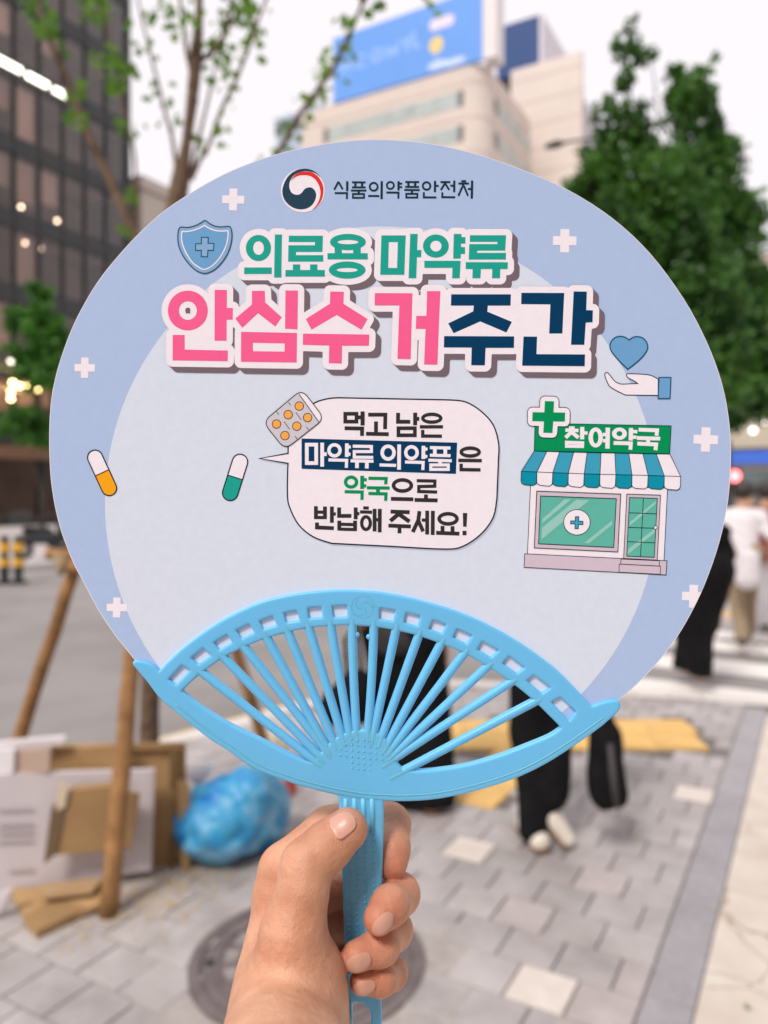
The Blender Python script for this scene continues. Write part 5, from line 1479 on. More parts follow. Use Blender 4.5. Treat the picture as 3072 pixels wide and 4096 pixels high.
pr('bubble_lettering', G_.ps(O(1400, 436, 70, 37, 23) + h((1322, 490), (1475, 492)) + h((1341, 512), (1341, 550), (1467, 552))), P_INK, 6, sheet)
s = S(25); t = S(21)
pr('bubble_lettering', H_.ps(O(625, 111, 47, 43, 22) + s((697, 70), (697, 156)) + t((697, 95), (727, 96)) + t((697, 135), (724, 136)) + t((583, 173), (697, 176), (696, 227))), P_GREEN, 5, sheet)
pr('bubble_lettering', H_.ps(t((738, 86), (853, 88), (850, 126)) + t((728, 148), (876, 150)) + s((800, 150), (800, 186)) + t((738, 185), (852, 188), (850, 233))), P_GREEN, 5, sheet)
pr('bubble_lettering', H_.ps(O(959, 133, 70, 48, 24) + s((884, 220), (1030, 223))), P_INK, 5, sheet)
pr('bubble_lettering', H_.ps(t((1052, 102), (1170, 104), (1169, 138), (1066, 140), (1065, 172), (1185, 176)) + s((1112, 192), (1112, 224)) + s((1038, 227), (1188, 230))), P_INK, 5, sheet)
pr('bubble_lettering', H_.ps(s((396, 268), (396, 352)) + s((455, 270), (455, 352)) + t((396, 306), (455, 307)) + t((396, 341), (455, 342)) + s((500, 270), (500, 376)) + t((500, 318), (526, 319)) + s((403, 374), (403, 406), (513, 411))), P_INK, 5, sheet)
pr('bubble_lettering', H_.ps(s((547, 276), (547, 331), (627, 331)) + s((655, 276), (655, 353)) + t((655, 316), (679, 317)) + s((548, 362), (548, 426)) + s((651, 362), (651, 430)) + t((548, 385), (651, 388)) + t((548, 417), (651, 420))), P_INK, 5, sheet)
pr('bubble_lettering', H_.ps(t((704, 279), (740, 280)) + t((683, 305), (762, 307)) + O(722, 378, 39, 52, 22) + s((778, 285), (778, 432)) + s((812, 285), (811, 438)) + t((778, 356), (812, 357))), P_INK, 5, sheet)
pr('bubble_lettering', H_.ps(s((882, 303), (1006, 307)) + S(27)((947, 308), (880, 364)) + S(27)((940, 322), (1005, 368)) + s((868, 394), (1014, 400)) + s((940, 398), (940, 444))), P_INK, 5, sheet)
pr('bubble_lettering', H_.ps(s((1070, 300), (1062, 360), (1026, 436)) + s((1058, 352), (1094, 432)) + t((1085, 358), (1120, 359)) + s((1120, 297), (1120, 452)) + s((1157, 298), (1156, 455))), P_INK, 5, sheet)
pr('bubble_lettering', H_.ps(O(1256, 350, 70, 45, 24) + s((1220, 396), (1220, 444)) + s((1285, 398), (1285, 446)) + s((1178, 441), (1330, 447))), P_INK, 5, sheet)
pr('bubble_lettering', H_.ps([[(1352, 312), (1381, 313), (1376, 402), (1354, 401)], rect(1350, 428, 1376, 457)]), P_INK, 5, sheet)

# ---- blister pack
def rrect(pts, r):
    out = []
    n = len(pts)
    for i in range(n):
        p, a, b = np.array(pts[i], float), np.array(pts[i - 1], float), np.array(pts[(i + 1) % n], float)
        da = (a - p) / np.linalg.norm(a - p); db = (b - p) / np.linalg.norm(b - p)
        for k in range(6):
            u = k / 5; out.append(tuple((p + da * r) * (1 - u) ** 2 + p * 2 * u * (1 - u) + (p + db * r) * u * u))
    return out
bl = rrect(G_.p([(305, 28), (452, 218), (195, 420), (52, 240)]), 36)
pr('blister_print', [bl], P_WHITE, 6, sheet)
bl2 = G_.p([(287, 60), (415, 240)]) 
cutp = lambda X, Y: inside(bl, X, Y) & (((X - bl2[0][0]) * (bl2[1][1] - bl2[0][1]) - (Y - bl2[0][1]) * (bl2[1][0] - bl2[0][0])) < 0)
ext = [(bl2[0][0] - (bl2[1][0] - bl2[0][0]) * .3, bl2[0][1] - (bl2[1][1] - bl2[0][1]) * .3), (bl2[1][0] + (bl2[1][0] - bl2[0][0]) * .3, bl2[1][1] + (bl2[1][1] - bl2[0][1]) * .3)]
halfp = [ext[0], ext[1], (ext[1][0] - 300, ext[1][1] + 200), (ext[0][0] - 300, ext[0][1] + 200)]
pr('blister_foil', [bl, halfp], P_BLIS, 7, sheet, lambda X, Y: inside(bl, X, Y) & inside(halfp, X, Y))
prs('blister_outline', bl, 3.4, P_LINE, 8, sheet)
pr('blister_score', [seg(*bl2, 3.2)] + [seg(*G_.p(q), 2.6) for q in (((218, 112), (232, 132)), ((140, 172), (155, 194)), ((265, 178), (302, 228)), ((188, 238), (226, 288)), ((334, 272), (350, 292)), ((260, 332), (274, 352)))], P_LINE, 8, sheet)
for c in ((288, 137), (216, 193), (140, 254), (342, 212), (272, 268), (195, 329)):
    x, y = G_.p([c])[0]
    pr('pill_outline', [disc(x, y, 18.6, n=28)], P_LINE, 8, sheet); pr('pill_print', [disc(x, y, 15.6, n=28)], P_ORANGE, 9, sheet)

# ---- pharmacy icon
def outline(polys, w=2.6): 
    out = []
    for p in polys: out += line(p, w, closed=True)
    return out
body = I_.p([(148, 880), (1446, 930)]) + J_.p([(1412, 720), (118, 655)])
pr('shop_wall_print', [body], P_WHITE, 3, sheet); pr('shop_wall_outline', outline([body]), P_LINE, 4, sheet)
plinth = J_.p([(92, 652), (1440, 718), (1432, 852), (86, 780)])
pr('shop_plinth_print', [plinth], P_LILAC, 5, sheet)
pr('shop_plinth_outline', outline([plinth, J_.p([(1005, 702), (1370, 718), (1368, 768), (1003, 750)]), J_.p([(988, 750), (1380, 770), (1376, 846), (986, 826)])]), P_LINE, 6, sheet)
wf = J_.p([(206, 58), (1003, 86), (975, 635), (183, 596)]); wg = J_.p([(243, 104), (960, 130), (936, 592), (223, 557)])
pr('shop_window_frame', [wf], P_LILAC, 4, sheet); pr('shop_window_glass', [wg], P_GLASS, 5, sheet)
pr('glass_shine', J_.ps([[(262, 320), (470, 135), (530, 138), (256, 365)], [(255, 405), (580, 140), (705, 143), (250, 518)], [(655, 550), (922, 335), (922, 375), (705, 552)]]), P_SHINE, 6, sheet)
pr('shop_window_outline', outline([wf, wg], 3.0), P_LINE, 7, sheet)
cx_, cy_ = J_.p([(587, 354)])[0]
pr('shop_sign_outline', [disc(cx_, cy_, 54, 52, 48)], P_LINE, 7, sheet); pr('shop_sign_print', [disc(cx_, cy_, 51.4, 49.2, 48)], P_WHITE, 8, sheet)
cr = J_.p([(572, 300), (605, 300), (603, 342), (645, 345), (644, 375), (602, 374), (600, 414), (568, 413), (570, 370), (527, 368), (528, 340), (571, 341)])
pr('shop_sign_cross', [cr], P_AWN, 9, sheet); pr('shop_sign_cross_outline', outline([cr], 2.8), P_LINE, 10, sheet)
df = J_.p([(1060, 86), (1380, 96), (1348, 712), (1030, 696)]); dg = J_.p([(1086, 118), (1350, 127), (1320, 686), (1058, 674)])
pr('shop_door_frame', [df], P_LILAC, 4, sheet); pr('shop_door_glass', [dg], P_GLASS, 5, sheet)
pr('glass_shine', J_.ps([[(1090, 350), (1335, 150), (1333, 180), (1088, 388)], [(1075, 605), (1325, 415), (1325, 452), (1072, 655)]]), P_SHINE, 6, sheet)
pr('shop_door_outline', outline([df, dg]) + [seg(*J_.p(q), 2.6) for q in (((1217, 124), (1190, 680)), ((1082, 263), (1340, 273)), ((1074, 402), (1332, 410)), ((1066, 537), (1326, 548)))], P_LINE, 7, sheet)
x, y = J_.p([(1333, 404)])[0]
pr('door_knob_outline', [disc(x, y, 8, n=20)], P_LINE, 8, sheet); pr('door_knob_print', [disc(x, y, 5.6, n=20)], P_WHITE, 9, sheet)
fas = I_.p([(190, 315), (1480, 340), (1466, 606), (182, 578)])
pr('fascia_print', [fas], P_GREEN, 4, sheet); pr('fascia_outline', outline([fas], 2.8), P_LINE, 5, sheet)
tops = [(182, 578), (302, 583), (422, 586), (556, 590), (684, 593), (816, 596), (946, 598), (1080, 601), (1212, 604), (1340, 606), (1468, 608)]
mids = [(60, 772), (208, 777), (358, 784), (506, 789), (656, 795), (806, 799), (956, 803), (1110, 806), (1262, 810), (1416, 815), (1570, 820)]
for k in range(10):
    q = I_.p([tops[k], tops[k + 1], mids[k + 1], mids[k]])
    pr('awning_stripe', [q], P_WHITE if k % 2 else P_AWN, 5, sheet)
    a, b = mids[k], mids[k + 1]; bb_ = 128
    vq_ = I_.p([a, b, (b[0] - 2, b[1] + bb_ - 40), (b[0] - 10, b[1] + bb_ - 14), (b[0] - 36, b[1] + bb_), (a[0] + 32, a[1] + bb_ - 2), (a[0] + 4, a[1] + bb_ - 16), (a[0] - 4, a[1] + bb_ - 42)])
    pr('awning_valance', [vq_], P_WHITE if k % 2 else P_AWN2, 6, sheet)
    pr('awning_outline', outline([vq_], 2.6) + outline([q], 2.4), P_LINE, 7, sheet)
gcr = I_.p([(283, 105), (370, 107), (366, 212), (476, 214), (473, 300), (363, 298), (355, 408), (268, 405), (274, 298), (164, 295), (166, 210), (278, 212)])
pr('pharmacy_cross_outline', inflate([gcr], 21.5), P_LINE, 7, sheet)
pr('pharmacy_cross_border', inflate([gcr], 18.6), P_WHITE, 8, sheet)
pr('pharmacy_cross_print', [gcr], P_GREEN, 9, sheet)
s = S(36); t = S(32)
pr('fascia_lettering', I_.ps(t((512, 360), (566, 361)) + t((478, 380), (602, 384)) + s((548, 384), (480, 452)) + s((540, 402), (602, 452)) + S(40)((638, 350), (636, 468)) + t((638, 406), (688, 408)) + line([(490, 497), (640, 502), (638, 534), (490, 532)], 32, closed=True)), P_WHITE, 6, sheet)
pr('fascia_lettering', I_.ps(ring(765, 450, 68, 95, 26, 58) + S(42)((880, 357), (876, 556)) + t((832, 422), (880, 423)) + t((832, 480), (880, 481))), P_WHITE, 6, sheet)
pr('fascia_lettering', I_.ps(ring(990, 414, 70, 58, 28, 24) + S(40)((1100, 360), (1097, 479)) + t((1100, 393), (1160, 395)) + t((1100, 446), (1152, 448)) + s((935, 502), (1098, 506), (1094, 566))), P_WHITE, 6, sheet)
pr('fascia_lettering', I_.ps(s((1172, 376), (1347, 382), (1342, 434)) + s((1155, 455), (1376, 461)) + s((1262, 460), (1261, 510)) + s((1160, 508), (1338, 516), (1332, 571))), P_WHITE, 6, sheet)

# ---- blue plastic frame
m_pl = mat('sky blue moulded plastic', srgb(116, 200, 247), .32, sss=.45, sss_r=(.3, .6, 1.0), sss_s=.0025, spec=.3)
m_pl_d = m_pl
arc_top = [(642, 2680), (681, 2638), (741, 2583), (832, 2515), (922, 2461), (1042, 2406), (1163, 2376), (1284, 2361), (1374, 2357), (1500, 2363), (1600, 2379), (1700, 2403), (1804, 2434), (1907, 2475), (2011, 2528), (2115, 2593), (2218, 2671), (2296, 2748), (2362, 2820)]
arc_in = [(732, 2761), (795, 2702), (880, 2640), (958, 2597), (1049, 2558), (1133, 2533), (1217, 2513), (1305, 2503), (1392, 2499), (1430, 2500), (1513, 2508), (1565, 2516), (1657, 2537), (1748, 2567), (1840, 2604), (1933, 2655), (2027, 2715), (2122, 2790), (2198, 2863), (2240, 2906)]
low_in = [(2240, 2906), (2196, 2936), (2113, 2971), (1989, 3018), (1865, 3053), (1760, 3070), (1666, 3077), (1610, 3070), (1582, 3030), (1570, 2985), (1540, 2945), (1500, 2922), (1449, 2914), (1395, 2922), (1345, 2946), (1300, 2985), (1272, 3020), (1244, 3042), (1160, 3010), (1042, 2950), (922, 2892), (801, 2816), (732, 2761)]
outer_low = [(2400, 2806), (2436, 2797), (2467, 2796), (2479, 2812), (2472, 2838), (2444, 2865), (2395, 2907), (2279, 2989), (2163, 3060), (2047, 3113), (1907, 3157), (1760, 3189), (1630, 3200), (1538, 3198), (1449, 3192), (1355, 3176), (1268, 3156), (1160, 3125), (1018, 3070), (926, 3006), (833, 2946), (741, 2872), (648, 2795), (593, 2724), (539, 2660), (537, 2645), (552, 2637), (593, 2645), (625, 2662)]
outer = spline(arc_top, 4, closed=False)[:-1] + spline([(2362, 2820)] + outer_low + [(642, 2680)], 4, closed=False)[:-1]
inner = spline(arc_in, 4, closed=False)[:-1] + spline(low_in, 4, closed=False)[:-1]
wins = M_.ps([[(385, 528), (437, 560), (345, 655), (298, 620)], [(525, 415), (575, 462), (492, 520), (445, 480)], [(683, 325), (715, 375), (632, 425), (595, 378)], [(828, 255), (862, 310), (780, 350), (743, 297)], [(985, 203), (1008, 262), (923, 287), (897, 235)],
    [(1140, 167), (1160, 230), (1078, 243), (1058, 182)], [(1303, 143), (1312, 210), (1225, 217), (1217, 150)], [(1475, 133), (1475, 207), (1387, 210), (1378, 137)]]) + N_.ps([[(752, 133), (912, 160), (888, 270), (745, 250)], [(1030, 183), (1180, 220), (1150, 325), (1010, 290)]]) + \
    O_.ps([[(60, 228), (160, 260), (128, 330), (28, 295)], [(245, 297), (360, 345), (318, 410), (215, 360)], [(440, 390), (563, 460), (503, 512), (402, 452)], [(645, 505), (762, 592), (703, 635), (595, 560)], [(835, 650), (960, 745), (895, 790), (780, 690)], [(1040, 822), (1155, 930), (1105, 1000), (970, 855)]])
def in_frame(X, Y):
    k = inside(outer, X, Y) & ~inside(inner, X, Y)
    for w_ in wins: k &= ~inside(w_, X, Y)
    return k
class Plate:
    """rounded plate from a 2D outline: distance field extruded in depth"""
    def __init__(s_, loops, pred, h):
        xs = [q[0] for l in loops for q in l]; ys = [q[1] for l in loops for q in l]
        s_.gx = np.arange(min(xs) - 45, max(xs) + 46, 4.0); s_.gy = np.arange(min(ys) - 45, max(ys) + 46, 4.0)
        X, Y = np.meshgrid(s_.gx, s_.gy); I = pred(X.ravel(), Y.ravel()).reshape(X.shape)
        D = np.full(X.shape, 40., np.float32)
        segs = [[a_, b_] for l in loops for a_, b_ in zip(l, l[1:] + l[:1])]
        D = np.minimum(D, poly_dist_lines(segs, X, Y)); s_.D = np.where(I, -D, D) * 1e-4
    def __call__(s_, P, wc, hh, r):
        px = 1536 + P[..., 0] * FP / DF; py = HZ + (EYE - P[..., 2]) * FP / DF
        fx = np.clip((px - s_.gx[0]) / 4.0, 0, len(s_.gx) - 1.001); fy = np.clip((py - s_.gy[0]) / 4.0, 0, len(s_.gy) - 1.001)
        i = fx.astype(int); j = fy.astype(int); u = fx - i; v = fy - j; D = s_.D
        d = D[j, i] * (1 - u) * (1 - v) + D[j, i + 1] * u * (1 - v) + D[j + 1, i] * (1 - u) * v + D[j + 1, i + 1] * u * v
        a = d + r; b = np.abs(P[..., 1] - (DF - wc)) - hh + r
        return np.minimum(np.maximum(a, b), 0) + np.hypot(np.maximum(a, 0), np.maximum(b, 0)) - r
def poly_dist_lines(segs, X, Y):
    D = np.full(X.shape, 40., np.float32)
    for (ax, ay), (bx, by) in segs:
        i0, i1 = np.searchsorted(X[0], (min(ax, bx) - 36, max(ax, bx) + 36)); j0, j1 = np.searchsorted(Y[:, 0], (min(ay, by) - 36, max(ay, by) + 36))
        if i1 <= i0 or j1 <= j0: continue
        x, y = X[j0:j1, i0:i1], Y[j0:j1, i0:i1]; dx, dy = bx - ax, by - ay; L = dx * dx + dy * dy
        if L < 1e-9: continue
        t = np.clip(((x - ax) * dx + (y - ay) * dy) / L, 0, 1)
        D[j0:j1, i0:i1] = np.minimum(D[j0:j1, i0:i1], np.hypot(x - ax - t * dx, y - ay - t * dy))
    return D
def plate(name, loops, pred, wc, hh, r, m, parent, h=.00042):
    pl_ = Plate(loops, pred, h)
    c0, c1 = H(pl_.gx[0] + 30, pl_.gy[-1] - 30), H(pl_.gx[-1] - 30, pl_.gy[0] + 30)
    return sdf_obj(name, lambda P: pl_(P, wc, hh, r), (c0.x, DF - wc - hh - .001, c0.z), (c1.x, DF - wc + hh + .001, c1.z), h, m, parent, relax=1)
frame = plate('frame', [outer, inner] + wins, in_frame, 0.0, .0020, .0009, m_pl, fan)
# rim line along the lower edge
rim2 = spline([(2425, 2884), (2395, 2907), (2279, 2989), (2163, 3060), (2047, 3113), (1907, 3157), (1760, 3189), (1630, 3200), (1538, 3198), (1449, 3192), (1355, 3176), (1268, 3156), (1160, 3125), (1018, 3070), (926, 3006), (833, 2946), (741, 2872), (690, 2830)], 4, closed=False)
rim = [H(x, y, .00190) for x, y in offset_poly(rim2, 19)]
MB().tube(rim, .00035, 8).build('rim_ridge', m_pl, frame, smooth=True)
tops_ = [(810, 2690), (895, 2629), (976, 2586), (1067, 2549), (1151, 2525), (1235, 2508), (1323, 2500), (1410, 2498), (1495, 2502), (1584, 2518), (1675, 2540), (1765, 2572), (1858, 2612), (1951, 2664), (2045, 2726), (2141, 2804)]
bots_ = [(1248, 3034), (1267, 3012), (1295, 2990), (1299, 2975), (1329, 2952), (1366, 2937), (1397, 2928), (1427, 2920), (1471, 2920), (1495, 2932), (1527, 2947), (1558, 2962), (1575, 2982), (1582, 3010), (1566, 3040), (1600, 3090)]
for i, (a, b) in enumerate(zip(tops_, bots_)):
    dx, dy = b[0] - a[0], b[1] - a[1]; L = math.hypot(dx, dy); ux, uy = dx / L, dy / L
    a2 = (a[0] - ux * 22, a[1] - uy * 22); b2 = (b[0] + ux * 46, b[1] + uy * 46)
    bend = (1 if i == 7 else (-1 if i == 8 else 0)) * 4
    P = [H(a2[0] + (b2[0] - a2[0]) * t_ + bend * math.sin(math.pi * t_) * -1, a2[1] + (b2[1] - a2[1]) * t_, .0004) for t_ in np.linspace(0, 1, 9)]
    mb = MB(); mb.tube(P, [.00185] * 3 + [.00178] * 6, 12)
    mb.build('spoke', m_pl, fan, smooth=True, sharp=60)
for (x, y) in (N_.p([(503, 425)])[0], N_.p([(630, 447)])[0]):
    MB().ball(H(x, y, .0006), .0011, 14, 8).build('peg', m_pl, fan, smooth=True)
# raised dots on the hub, raised roundel on the arch
dot = MB().ball((0, 0, 0), .00042, 10, 6); dme = bpy.data.meshes.new('dot'); dme.from_pydata(dot.v, [], dot.f); dme.materials.append(m_pl); dme.polygons.foreach_set('use_smooth', [True] * len(dme.polygons))
cols = [(558, 655, 2), (620, 600, 3), (685, 540, 6), (752, 548, 6), (818, 552, 6), (885, 560, 6), (952, 632, 3), (1018, 705, 2)]
for cx0, y0, n in cols:
    for k in range(n):
        x, y = Q_.p([(cx0, y0 + k * 65)])[0]
        o = link('dot', dme, None, frame, local=True); o.matrix_parent_inverse = mworld(frame).inverted(); o.location = H(x, y, .0020)
cx0, cy0 = 1451, 2427
MB().tube([H(cx0 + 45 * math.cos(a), cy0 + 45 * math.sin(a), .0019) for a in np.linspace(0, 2 * math.pi, 40)], .0002, 6).build('roundel', m_pl, frame, smooth=True)
for k in range(3):
    a0 = k * 2.094
    MB().tube([H(cx0 + (6 + 34 * t_) * math.cos(a0 + t_ * 2.2), cy0 + (6 + 34 * t_) * math.sin(a0 + t_ * 2.2), .0019) for t_ in np.linspace(0, 1, 14)], .0002, 6).build('roundel_swirl', m_pl, frame, smooth=True)
# grip
grip_o = [(1355, 3140), (1356, 3200), (1362, 3330), (1368, 3480), (1374, 3650), (1378, 3800), (1384, 3940), (1398, 4010), (1402, 4120), (1425, 4180), (1468, 4195), (1510, 4175), (1526, 4120), (1526, 4010), (1522, 3900), (1526, 3700), (1530, 3480), (1534, 3330), (1536, 3200), (1536, 3150)]
hole = [(1409, 4010), (1425, 4000), (1438, 4006), (1458, 4006), (1468, 4028), (1483, 4040), (1482, 4110), (1462, 4150), (1436, 4150), (1412, 4118), (1411, 4060)]
grip = plate('grip', [spline(grip_o, 3), spline(hole, 3)], lambda X, Y: inside(spline(grip_o, 3), X, Y) & ~inside(spline(hole, 3), X, Y), -.0004, .0022, .0010, m_pl, fan)
for k in range(4):
    x0 = 1383 + k * 35
    MB().tube([H(x0, 3192, .0013), H(x0 + 1, 3250, .0016), H(x0 + 3, 3330, .0014)], .0011, 10).build('grip_rib', m_pl, grip, smooth=True)
for k in range(4):
    for j in range(26):
        o = link('dot', dme, None, grip, local=True); o.matrix_parent_inverse = mworld(grip).inverted(); o.location = H(1396 + k * 33, 3345 + j * 22, .0017); o.scale = (1.5, 1.5, 1.2)
# ------------------------------------------------------------------ the hand
def hp_(x, y, w):
    p = R_.p([(x, y)])[0]; return np.array(H(p[0], p[1], w), np.float32)
def chain(P, nodes, k=.0025):
    d = None
    for (a, ra), (b, rb) in zip(nodes[:-1], nodes[1:]):
        c = cap(P, a, b, ra, rb); d = c if d is None else smin(d, c, k)
    return d
N = lambda x, y, w, r: (hp_(x, y, w), r)
F_THUMB = [N(470, 1420, .026, .0130), N(500, 1170, .024, .0116), N(540, 1000, .022, .0100), N(575, 830, .020, .0095), N(598, 665, .0175, .0094), N(752, 528, .0135, .0090), N(903, 398, .0115, .0079)]
F_INDEX = [N(440, 700, -.004, .0102), N(760, 408, -.016, .0090), N(1000, 322, -.023, .0086), N(1212, 368, -.021, .0084), N(1216, 540, -.010, .0077), N(1226, 648, -.006, .0066)]
F_MID = [N(470, 930, -.016, 0.00959), N(850, 830, -.032, 0.00846), N(1180, 830, -.026, 0.00808), N(1286, 880, -.008, 0.00771), N(1215, 965, .008, 0.00696), N(1136, 1058, .0150, 0.00602)]
F_RING = [N(490, 1150, -.020, 0.00940), N(850, 1090, -.032, 0.00827), N(1150, 1080, -.024, 0.00790), N(1238, 1145, -.006, 0.00733), N(1150, 1262, .009, 0.00658), N(968, 1336, .0150, 0.00564)]
F_LIT = [N(520, 1370, -.020, 0.00865), N(850, 1380, -.028, 0.00714), N(1130, 1400, -.020, 0.00658), N(1228, 1462, -.006, 0.00583), N(1150, 1508, .008, 0.00545), N(1010, 1524, .0130, 0.00479)]
PALM = [[N(440, 700, -.004, .0104), N(425, 900, -.002, .0108), N(400, 1250, .006, .0122), N(420, 1560, .018, .0160)],
        [N(470, 930, -.016, .0102), N(470, 1250, -.006, .0115), N(450, 1560, .012, .0150)],
        [N(490, 1150, -.020, .0100), N(500, 1400, -.010, .0115), N(470, 1600, .010, .0150)],
        [N(520, 1370, -.020, .0095), N(600, 1520, -.012, .0112), N(660, 1700, -.002, .0118), N(690, 1860, .008, .0125)],
        [N(500, 1170, .024, .0108), N(600, 1430, .022, .0118), N(590, 1620, .022, .0140), N(540, 1800, .026, .0165)],
        [N(420, 1560, .018, .0165), N(440, 1836, .032, .0198), N(400, 2300, .062, .0235), N(330, 2900, .10, .027)]]
CREASE = []
def crease(c, i, offs, rad, dep):
    a = c[i - 1][0]; b = c[min(i + 1, len(c) - 1)][0]; n = (b - a) / np.linalg.norm(b - a)
    for o in offs: CREASE.append(((c[i][0] + n * o).astype(np.float32), n.astype(np.float32), rad, dep))
crease(F_THUMB, 4, (-.0032, -.001, .0012, .003), .0075, .00042)
crease(F_THUMB, 1, (-.003, .0, .003), .008, .00028)
for f_ in (F_INDEX, F_MID, F_RING, F_LIT): crease(f_, 3, (-.0015, .0015), .0065, .00035); crease(f_, 4, (-.001, .0012), .006, .00035)
wn_c = np.array([.35, 0, .94], np.float32)
for k_ in range(5): CREASE.append((hp_(330 - 25 * k_, 1330 + 95 * k_, .030), wn_c, .011, .00030))
for k_ in range(3): CREASE.append((hp_(640, 1330 + 110 * k_, .034), np.array([.5, 0, .87], np.float32), .008, .00025))
def hand_sdf(P, nose=False):
    d = None
    for c in PALM:
        q = chain(P, c, .006); d = q if d is None else smin(d, q, .008)
    th = chain(P, F_THUMB, .0030)
    d = smin(d, th, .0040)
    f = None
    for c in (F_INDEX, F_MID, F_RING, F_LIT):
        q = chain(P, c, .0034)
        # a little swelling at the joints
        for (p, r) in c[3:5]: q = smin(q, np.sqrt(((P - p) ** 2).sum(-1)) - r * 1.03, .002)
        f = q if f is None else smin(f, q, .0008)
    d = smin(d, f, .0022)
    for p_, n_c, rad, dep in CREASE:
        q = P - p_; sv = q @ n_c + .0004 * np.sin(q[..., 0] * 900 + q[..., 2] * 700)
        d = d + dep * np.exp(-(sv / .00055) ** 2 - (q * q).sum(-1) / (2 * rad * rad))
    return d
m_hand = bpy.data.materials.new('hand skin'); m_hand.use_nodes = True
nt = m_hand.node_tree; p = nt.nodes['Principled BSDF']; tc = nt.nodes.new('ShaderNodeTexCoord')
n1 = nt.nodes.new('ShaderNodeTexNoise'); n1.inputs['Scale'].default_value = 55; n1.inputs['Detail'].default_value = 5
nt.links.new(tc.outputs['Object'], n1.inputs['Vector'])
rp = nt.nodes.new('ShaderNodeValToRGB'); e = rp.color_ramp.elements
e[0].position = .30; e[0].color = (.57, .265, .15, 1); e[1].position = .70; e[1].color = (.76, .43, .275, 1)
nt.links.new(n1.outputs['Fac'], rp.inputs['Fac'])
at_ = nt.nodes.new('ShaderNodeAttribute'); at_.attribute_name = 'blush'
mxb = nt.nodes.new('ShaderNodeMix'); mxb.data_type = 'RGBA'; mxb.inputs[7].default_value = (.62, .20, .12, 1)
nt.links.new(at_.outputs['Fac'], mxb.inputs[0]); nt.links.new(rp.outputs['Color'], mxb.inputs[6]); nt.links.new(mxb.outputs[2], p.inputs['Base Color'])
p.inputs['Roughness'].default_value = .48; p.inputs['Subsurface Weight'].default_value = .22; p.inputs['Subsurface Radius'].default_value = (1, .35, .2); p.inputs['Subsurface Scale'].default_value = .003
vo = nt.nodes.new('ShaderNodeTexVoronoi'); vo.feature = 'DISTANCE_TO_EDGE'; vo.inputs['Scale'].default_value = 900
mp = nt.nodes.new('ShaderNodeMapping'); mp.inputs['Rotation'].default_value = (.3, .5, .2); mp.inputs['Scale'].default_value = (1, 1, 2.2)
nt.links.new(tc.outputs['Object'], mp.inputs['Vector']); nt.links.new(mp.outputs['Vector'], vo.inputs['Vector'])
n2 = nt.nodes.new('ShaderNodeTexNoise'); n2.inputs['Scale'].default_value = 260; n2.inputs['Detail'].default_value = 6
nt.links.new(tc.outputs['Object'], n2.inputs['Vector'])
b1_ = nt.nodes.new('ShaderNodeBump'); b1_.inputs['Strength'].default_value = .4; b1_.inputs['Distance'].default_value = .0006
b2_ = nt.nodes.new('ShaderNodeBump'); b2_.inputs['Strength'].default_value = .6; b2_.inputs['Distance'].default_value = .0012
nt.links.new(vo.outputs['Distance'], b1_.inputs['Height']); nt.links.new(n2.outputs['Fac'], b2_.inputs['Height']); nt.links.new(b1_.outputs['Normal'], b2_.inputs['Normal'])
nt.links.new(b2_.outputs['Normal'], p.inputs['Normal'])
allp = [n[0] for c in (F_THUMB, F_INDEX, F_MID, F_RING, F_LIT, *PALM) for n in c]
lo = np.min(allp, 0) - .03; hi = np.max(allp, 0) + .022; lo[2] = H(1000, 4700, .06)[2]
hand = sdf_obj('hand', hand_sdf, lo, hi, .00082, m_hand, relax=1)
tag(hand, 'bare left hand and wrist gripping the blue fan handle, thumb in front', 'hand')
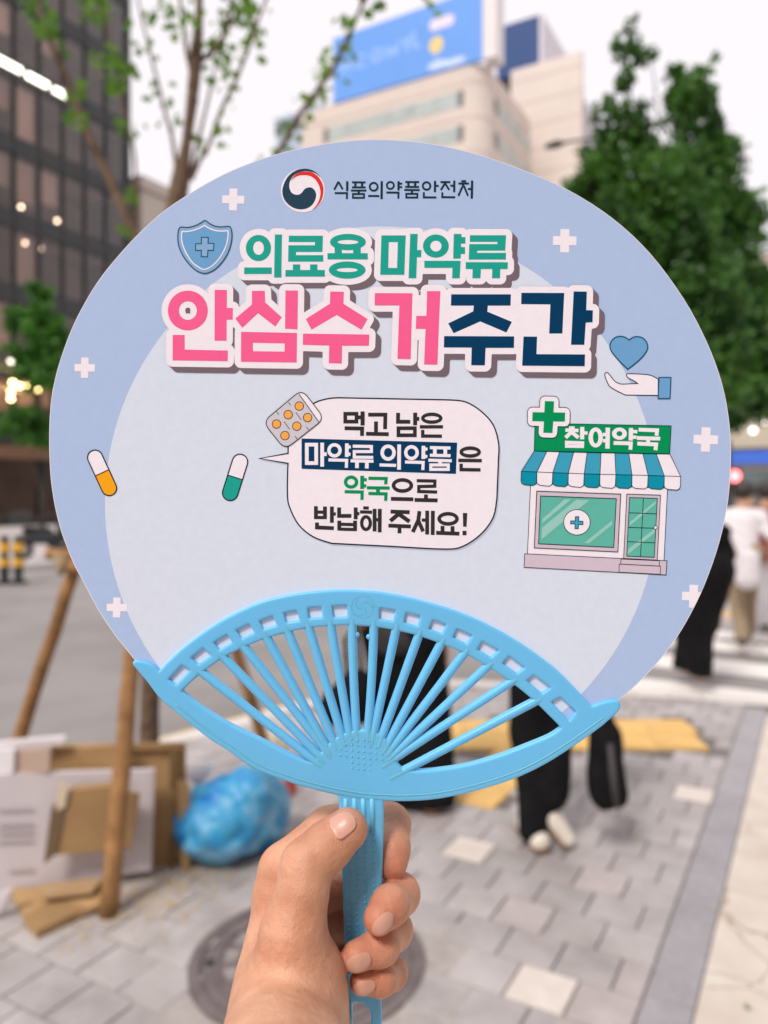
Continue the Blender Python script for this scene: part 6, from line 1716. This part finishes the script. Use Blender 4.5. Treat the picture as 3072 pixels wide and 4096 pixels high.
# skin is redder over the knuckles and at the finger ends
co = np.empty(len(hand.data.vertices) * 3, np.float32); hand.data.vertices.foreach_get('co', co); co = co.reshape(-1, 3)
bl_ = np.zeros(len(co), np.float32)
for c_, s_, k_ in [(F_THUMB[1][0], .010, .45), (F_THUMB[4][0], .010, .3), (F_THUMB[-1][0], .009, .5), (F_INDEX[0][0], .010, .3), (F_INDEX[3][0], .009, .4)] + [(f[-1][0], .010, .75) for f in (F_INDEX, F_MID, F_RING, F_LIT)] + [(f[3][0], .009, .35) for f in (F_MID, F_RING, F_LIT)]:
    bl_ = np.maximum(bl_, k_ * np.exp(-((co - c_) ** 2).sum(1) / (2 * s_ * s_)))
ba_ = hand.data.attributes.new('blush', 'FLOAT', 'POINT'); ba_.data.foreach_set('value', bl_)
# nails: patches laid on the finger surface
m_nail = mat('finger nail', (.70, .37, .28), .36, sss=.2, sss_r=(1, .4, .3), sss_s=.002, coat=.05, var=.04, vscale=200)
def nail(chain_, cx, cy, w, axis, normal, L, Wd):
    """cx, cy: R-crop centre; axis: nail direction to its tip; normal: outward"""
    a = Vector(axis).normalized(); n = Vector(normal); n = (n - a * n.dot(a)).normalized(); t = n.cross(a)
    c = Vector(hp_(cx, cy, w))
    nu, nv = 18, 14; V = []
    for i in range(nu + 1):
        u = -1 + 2 * i / nu
        for j in range(nv + 1):
            v = -1 + 2 * j / nv
            half = (1 - abs(u) ** 3.2) ** .42 if u > 0 else (1 - abs(u) ** 4) ** .36
            V.append(c + a * (u * L / 2) + t * (v * half * Wd / 2))
    V = np.array(V, np.float32); fs = lambda Q: chain(Q, chain_, .0034)
    for k in range(12):      # settle on the finger's own surface
        d = fs(V); g = np.stack([fs(V + np.eye(3, dtype=np.float32)[i] * 2e-4) - d for i in range(3)], 1) / 2e-4
        g /= np.linalg.norm(g, axis=1)[:, None] + 1e-6
        V = V - g * (d - .00020)[:, None]
    # nails rise a little at the free edge
    F = [(i * (nv + 1) + j, i * (nv + 1) + j + 1, (i + 1) * (nv + 1) + j + 1, (i + 1) * (nv + 1) + j) for i in range(nu) for j in range(nv)]
    o = mk('nail', V, F, m_nail, hand, smooth=True)
    so = o.modifiers.new('solid', 'SOLIDIFY'); so.thickness = .0005; so.offset = 0
    return o
nail(F_THUMB, 893, 318, .019, (.80, -.15, .60), (-.38, -.80, .46), .0145, .0125)
nail(F_MID, 1150, 1082, .021, (-.66, -.25, -.55), (.25, -.72, -.62), .0112, .0090)
nail(F_RING, 968, 1362, .020, (-.90, -.25, -.22), (-.05, -.80, -.55), .0108, .0086)
nail(F_LIT, 1022, 1545, .017, (-.95, -.2, -.05), (-.05, -.80, -.55), .0092, .0070)
